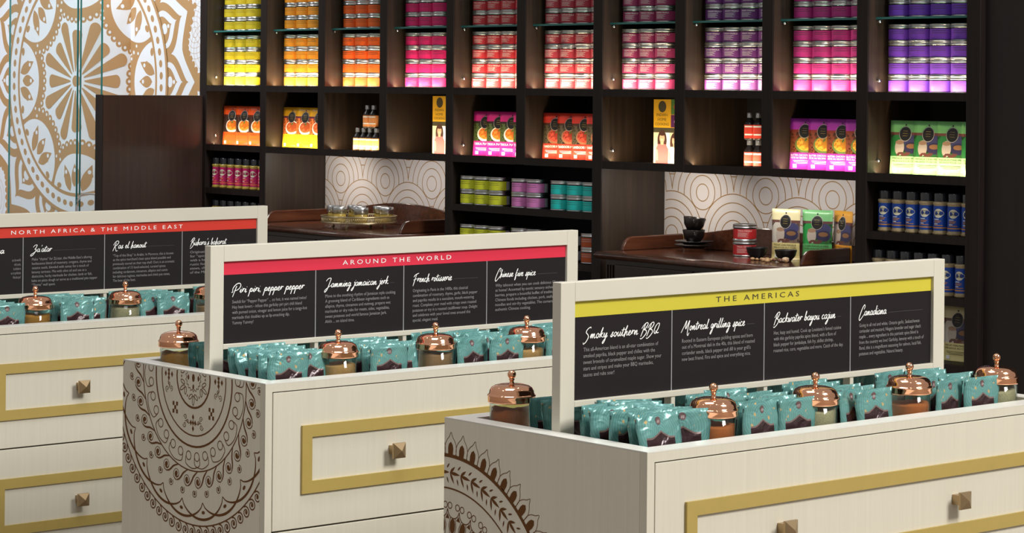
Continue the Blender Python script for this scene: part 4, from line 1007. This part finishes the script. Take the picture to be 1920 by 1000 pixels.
for k in range(3):
    x, y0 = SX[k], SY[k]; y1 = y0+1.209; xb = x-.0255
    t = thing('display_sign', SLAB[k].replace('double sided ', 'framed '), 'sign', (x-.0127, (y0+y1)/2, .83), 'cream framed counter signs')
    mb = MB(); zT = 1.2015
    mb.box(xb, x, y0, y0+.0395, .8305, zT); mb.box(xb, x, y1-.0395, y1, .8305, zT)
    mb.box(xb, x, y0+.0395, y1-.0395, 1.1615, zT); mb.box(xb, x, y0+.0395, y1-.0395, .947, .9595)
    for j in (1, 2, 3): mb.box(xb+.002, x-.002, y0+.0395+j*.2825-.006, y0+.0395+j*.2825+.006, .8305, .947)
    mb.build('sign_frame', SIGNF, t, bevel=.0012)
    bx = x-.0085
    bd = MB().box(xb+.008, bx, y0+.039, y1-.039, .959, 1.162).build('board', BOARD, t)
    mb = MB().box(bx, bx+.0006, y0+.0395, y1-.0395, 1.1285, 1.1617); mp = lambda a, b: (bx+.0012, a, b)
    put_type(mb, HDR[k][0], y0+.6045-.02, 1.1385, .0168, mp, width=HDR[k][1], space=1.5, align='C', mt=1)
    mb.build('header_band', [mat(*HCOL[k], .45), HDR[k][3]], t)
    fl = Flat(); tx = MB(); rules = MB()
    for j in range(4):
        ya = y0+.0395+j*.2825
        if j: MB().box(bx, bx+.0008, ya-.0012, ya+.0012, .9595, 1.1285).build('divider_rule', GREYL, bd)
        hd, lines = BODY[k][j]
        if hd: script(fl, hd, ya+.0305, 1.0835, HEADW[k][j], .0092, .0018)
        if not hd: script(fl, 'ica', ya+.188, 1.0835, .03, .0092, .0025)
        ws = [type2d(l.strip())[3]-type2d(l.strip())[2] for l in lines]; sc = BW[k][j]/max(ws)
        for i, l in enumerate(lines):
            z = 1.0575-i*.0129
            if k == 0 and j == 0: put_type(tx, l.strip(), ya+.275, z, .0115, mp, width=ws[i]*.0048, align='R')
            else: put_type(tx, l, ya+.030, z, .0115, mp, width=ws[i]*sc)
        if hd: MB().box(bx, bx+.0004, ya+.0305+HEADW[k][j]+.008, ya+.252, 1.0855, 1.0862).build('heading_rule', FAINT, bd)
    mb = MB(); fl.emit(mb, lambda u, v, d, cu: (bx+.0007+d, u, v)); mb.build('script_heading', WHITE, bd)
    tx.build('printed_text', GREYT, bd)

# ------------------------------------------------------------------ copper lidded jars
def jarproto(m, fill, rough_top):
    t = thing('spice_jar', 'x', 'jar', (0, 0, 0))
    R = .0462
    MB().lathe([(0, 0), (R-.003, 0), (R, .004), (R, .103), (R-.0018, .104), (R-.0022, .006), (0, .004)], 40).build('jar_glass', JGLASS, t, local=True)
    mb = MB(); n = 40; rn = random.Random(int(fill*1000))
    P = [(0, .005), (R-.004, .0055), (R-.0026, .008)]; mb.lathe(P+[(R-.0026, fill-.006)], n)
    V = [(0, 0, fill)]; Fc = []
    for i in range(n): a = 2*pi*i/n; V.append(((R-.0026)*cos(a), (R-.0026)*sin(a), fill-.006))
    for i in range(n): a = 2*pi*i/n; V.append(((R-.0026)*cos(a), (R-.0026)*sin(a), fill+rough_top*(sin(a*3+fill*90)*.6+rn.uniform(-.4, .4))))
    for i in range(n):
        j = (i+1) % n; Fc += [(1+i, 1+j, 1+n+j, 1+n+i), (0, 1+n+i, 1+n+j)]
    mb.add(V, Fc, 0, True); mb.build('ground_spice', m, t, local=True)
    P = [(.0478, .104), (.0500, .1045), (.0506, .107), (.0500, .1155), (.0512, .1175), (.0508, .1195), (.0490, .1205), (.0478, .1230), (.0466, .1285), (.0432, .1345), (.0365, .1388), (.025, .1415), (.012, .1426), (0, .1428)]
    MB().lathe(P, 56).build('lid', COPPER, t, local=True)
    P = [(.0062, .1420), (.0050, .1445), (.0042, .1490), (.0060, .1505), (.0060, .1525), (.0044, .1537)]+[(.0092*cos(a), .1616+.0092*sin(a)) for a in [RD(-58+148*i/9) for i in range(10)]]
    MB().lathe(P, 24).build('knob', COPPER, t, local=True)
    return t
def sp(name, c, v=.25, s=300): return mat(name, c, .85, var=v, vscale=s)
JM = {'paprika': sp('paprika_powder', (.50, .115, .018)), 'curry': sp('curry_powder', (.50, .20, .022)), 'herb': sp('dried_herb', (.46, .36, .22), .7, 420), 'brown': sp('brown_spice', (.34, .16, .07)), 'tan': sp('tan_spice', (.55, .27, .09))}
ZF = .8305
FILL = {'full': .094, 'mid': .086}
def jar(kind, x, y, label, fill=.088, rt=.002):
    p = jarproto(JM[kind], fill, rt); place(p, (x, y, ZF), random.random()*6, label, 'copper lidded spice jars')
XF = [-6.238, -4.724, -3.426]
w_ = ['leftmost', 'second', 'third', 'rightmost']
for k, kinds, nm in ((2, ('paprika', 'herb', 'paprika', 'herb'), 'yellow'), (1, ('tan', 'brown', 'tan', 'curry'), 'pink red'), (0, ('curry', 'herb', 'brown', 'tan'), 'orange red')):
    y0 = CT[k][2]
    for j in range(4):
        yy = y0+.285+j*.3045
        jar(kinds[j], XF[k], yy, 'copper lidded jar of %s spice, %s in front of the %s headed sign' % ({'paprika': 'orange red', 'herb': 'greenish', 'tan': 'tan orange', 'brown': 'brown', 'curry': 'mustard'}[kinds[j]], w_[j], nm), fill=(.088, .094, .084, .09)[j], rt=.003)
for k, kd, nm in ((2, 'paprika', 'yellow'), (1, 'curry', 'pink red'), (0, 'curry', 'orange red')):
    jar(kd, CT[k][0]+RIM+.0535, CT[k][2]+RIM+.052, 'copper lidded jar behind the near end of the %s headed sign' % nm, fill=.089, rt=.006)

# ------------------------------------------------------------------ teal refill pouches
def tealmat():
    m, N, L, b = nt('teal_pouch_film'); b.inputs['Roughness'].default_value = .27; b.inputs['Metallic'].default_value = .2
    tc = N.new('ShaderNodeTexCoord'); sp_ = N.new('ShaderNodeSeparateXYZ'); L.new(tc.outputs['Object'], sp_.inputs[0]); X, Z = sp_.outputs[0], sp_.outputs[2]
    mm = lambda op, a, b_=None, cl=False: nodemath(N, L, op, a, b_, cl)
    no = N.new('ShaderNodeTexNoise'); no.inputs['Scale'].default_value = 22; no.inputs['Detail'].default_value = 2; L.new(tc.outputs['Object'], no.inputs[0])
    dz = mm('SUBTRACT', Z, .092); d = mm('SQRT', mm('ADD', mm('MULTIPLY', X, X), mm('MULTIPLY', dz, dz)))
    d2 = mm('ADD', d, mm('MULTIPLY', no.outputs['Fac'], .016))
    w = mm('SINE', mm('MULTIPLY', d2, 1150)); line = mm('MULTIPLY', mm('GREATER_THAN', w, .55), .26)
    col = nmix(N, L, no.outputs['Fac'], (.045, .165, .158), (.17, .37, .345))  # paler noise blotches put the plastic's sheen into the film colour
    col = nmix(N, L, line, col, (.26, .52, .47))
    n3 = N.new('ShaderNodeTexNoise'); n3.inputs['Scale'].default_value = 60; L.new(tc.outputs['Object'], n3.inputs[0])
    col = nmix(N, L, mm('MULTIPLY', mm('GREATER_THAN', n3.outputs['Fac'], .66), mm('GREATER_THAN', mm('ABSOLUTE', X), .018)), col, (.50, .37, .17))
    # printed skyline band low on the pouch
    hump = mm('ADD', .080, mm('MULTIPLY', mm('POWER', mm('SUBTRACT', 1, mm('MINIMUM', mm('MULTIPLY', mm('ABSOLUTE', X), 38), 1)), 1.3), .013))
    under = mm('MULTIPLY', mm('LESS_THAN', Z, hump), mm('LESS_THAN', mm('ABSOLUTE', X), .038))
    edge = mm('MULTIPLY', under, mm('GREATER_THAN', Z, mm('SUBTRACT', hump, .0035)))
    col = nmix(N, L, under, col, (.040, .017, .020)); col = nmix(N, L, edge, col, (.20, .13, .12))
    L.new(col, b.inputs['Base Color'])
    n2 = N.new('ShaderNodeTexNoise'); n2.inputs['Scale'].default_value = 19; n2.inputs['Detail'].default_value = 2.5; n2.inputs['Distortion'].default_value = .6; L.new(tc.outputs['Object'], n2.inputs[0])
    bp = N.new('ShaderNodeBump'); bp.inputs['Strength'].default_value = .75; bp.inputs['Distance'].default_value = .018; L.new(n2.outputs['Fac'], bp.inputs['Height']); L.new(bp.outputs[0], b.inputs['Normal'])
    return m
TEAL = tealmat(); TW, TPH = .118, .127; NOTCH = mat('tear_notch', (.005, .03, .03), .5)
TP = []
for v in range(5):
    t = thing('refill_pouch', 'x', 'spice pouch', (0, 0, 0)); fla = (-.004, .004, -.010, .010, 0)[v]
    mb = MB(); f = pouchbody(mb, TW, TPH, (.013, .010, .015, .012, .014)[v], v*1.7, 10, 12, flare=fla)
    mb.v = [(x+.0015*sin(z*70+v), y+.0016*sin(x*90+v*2)*(z/TPH), z) for x, y, z in mb.v]
    mb.build('pouch_body', TEAL, t, local=True)
    g = lambda x, z, d: (x+.0015*sin(z*70+v), f(x, z)+fla*(z/TPH)**2+.0016*sin(x*90+v*2)*(z/TPH)-d, z)
    mb = MB(); rr = .0075
    for i in range(16):
        a, c = 2*pi*i/16, 2*pi*(i+1)/16; mb.add([g(0, .112, .0008), g(rr*cos(a), .112+rr*sin(a)*1.05, .0008), g(rr*cos(c), .112+rr*sin(c)*1.05, .0008)], [(0, 1, 2)], 0)
    put_type(mb, '#', 0, .1085, .009, lambda x, z: g(x, z, .0014), width=.008, align='C', mt=1)
    mb.build('round_badge', [BRIDGE, mat('badge_ink', (.5, .4, .4), .6)], t, local=True)
    for s_ in (1, -1):
        xx = s_*TW/2*.985; mb = MB(); mb.add([g(xx-s_*.0016, .110, .0012), g(xx+s_*.001, .110, .0012), g(xx+s_*.001, .118, .0012), g(xx-s_*.0016, .118, .0012)], [(0, 1, 2, 3)])
        mb.build('tear_notch', NOTCH, t, local=True)
    TP.append(t)
rn = random.Random(11)
COLS = {2: [(.112, 0, 3, 0), (.190, -28, 1, .020), (.395, 5, 0, 0), (.505, 0, 2, .004), (.705, 14, 1, .022), (.748, 0, 4, 0), (1.010, 8, 2, .016), (1.108, 0, 0, 0)],
        1: [(.117, 0, 0, 0), (.198, 0, 1, .019), (.418, 0, 2, 0), (.478, 2, 3, .026), (.706, 8, 1, .016), (.803, 0, 0, 0), (1.0, 0, 2, .01), (1.105, 0, 3, 0)],
        0: [(.110, 0, 0, .02), (.176, 0, 2, 0), (.412, 0, 1, 0), (.462, 0, 0, .026), (.690, 10, 3, .016), (.745, 0, 1, 0), (1.0, 0, 2, .01), (1.105, 0, 4, 0)]}
NMS = ['orange red', 'pink red', 'yellow']
ROWS = ['front row', 'second row', 'third row', 'fourth row', 'fifth row']
CN = ['first', 'second', 'third', 'fourth', 'fifth', 'sixth', 'seventh', 'eighth', 'ninth', 'tenth', 'eleventh']
for k in (2, 1, 0):
    x0, x1, y0 = CT[k]; xs = x1-RIM-.026
    for ci, (dy, yaw, v, xo_) in enumerate(COLS[k]):
        for r in range(5):
            x = xs-.001-r*.0445-xo_+(rn.uniform(-.004, .004) if r else 0)
            if x-.014 < SX[k]+.002: continue
            yy = y0+dy+(rn.uniform(-.014, .014) if r else 0)
            yy = max(y0+RIM+TW/2+.003, min(y0+1.30-RIM-TW/2-.003, yy))
            # do not run into the jars
            lean = RD(rn.uniform(-9, 6)) if r else RD(-3)
            rz = RD(90+yaw+(rn.uniform(-7, 7) if r else rn.uniform(-2, 2)))
            for j in range(4):
                jy = y0+.285+j*.3045
                if r == 0 and x > XF[k]-.03 and abs(yy-jy) < TW/2+.030: pass
                elif r and x > XF[k]-.058 and abs(yy-jy) < TW/2+.047: yy = jy-(TW/2+.047) if yy < jy else jy+(TW/2+.047)
            if r == 0 and abs(yaw) < 10: pass
            place(TP[(v+r) % 5], (x, yy, ZF), rz, 'teal refill pouch, %s, %s pile from near end, %s counter' % (ROWS[r], CN[ci], NMS[k]), 'teal refill pouches', rx=lean)
    # pouches on the far side of the sign
    for r, xo in enumerate((.055, .100)):
        place(TP[r], (SX[k]-.0255-xo+.026, y0+RIM+TW/2+.004, ZF), RD(-90), 'teal refill pouch behind near end of the %s sign, %s' % (NMS[k], ('closest to it', 'next to the jar')[r]), 'teal refill pouches', rx=RD(2))
    for ci in range(9):
        for r in range(2):
            x = SX[k]-.0255-.040-r*.048-rn.uniform(0, .008)
            place(TP[rn.randrange(5)], (x, y0+RIM+.190+ci*.1135+rn.uniform(-.003, .003), ZF), RD(-90+rn.uniform(-3, 3)), 'teal refill pouch behind the %s sign, %s pile, %s row' % (NMS[k], CN[ci], ('near', 'far')[r]), 'teal refill pouches', rx=RD(rn.uniform(-3, 3)))
# keep only prototypes that were placed
for o in list(C.objects):
    if o.parent is None and o.get('label') == 'x':
        for c in list(o.children_recursive): bpy.data.objects.remove(c)
        bpy.data.objects.remove(o)
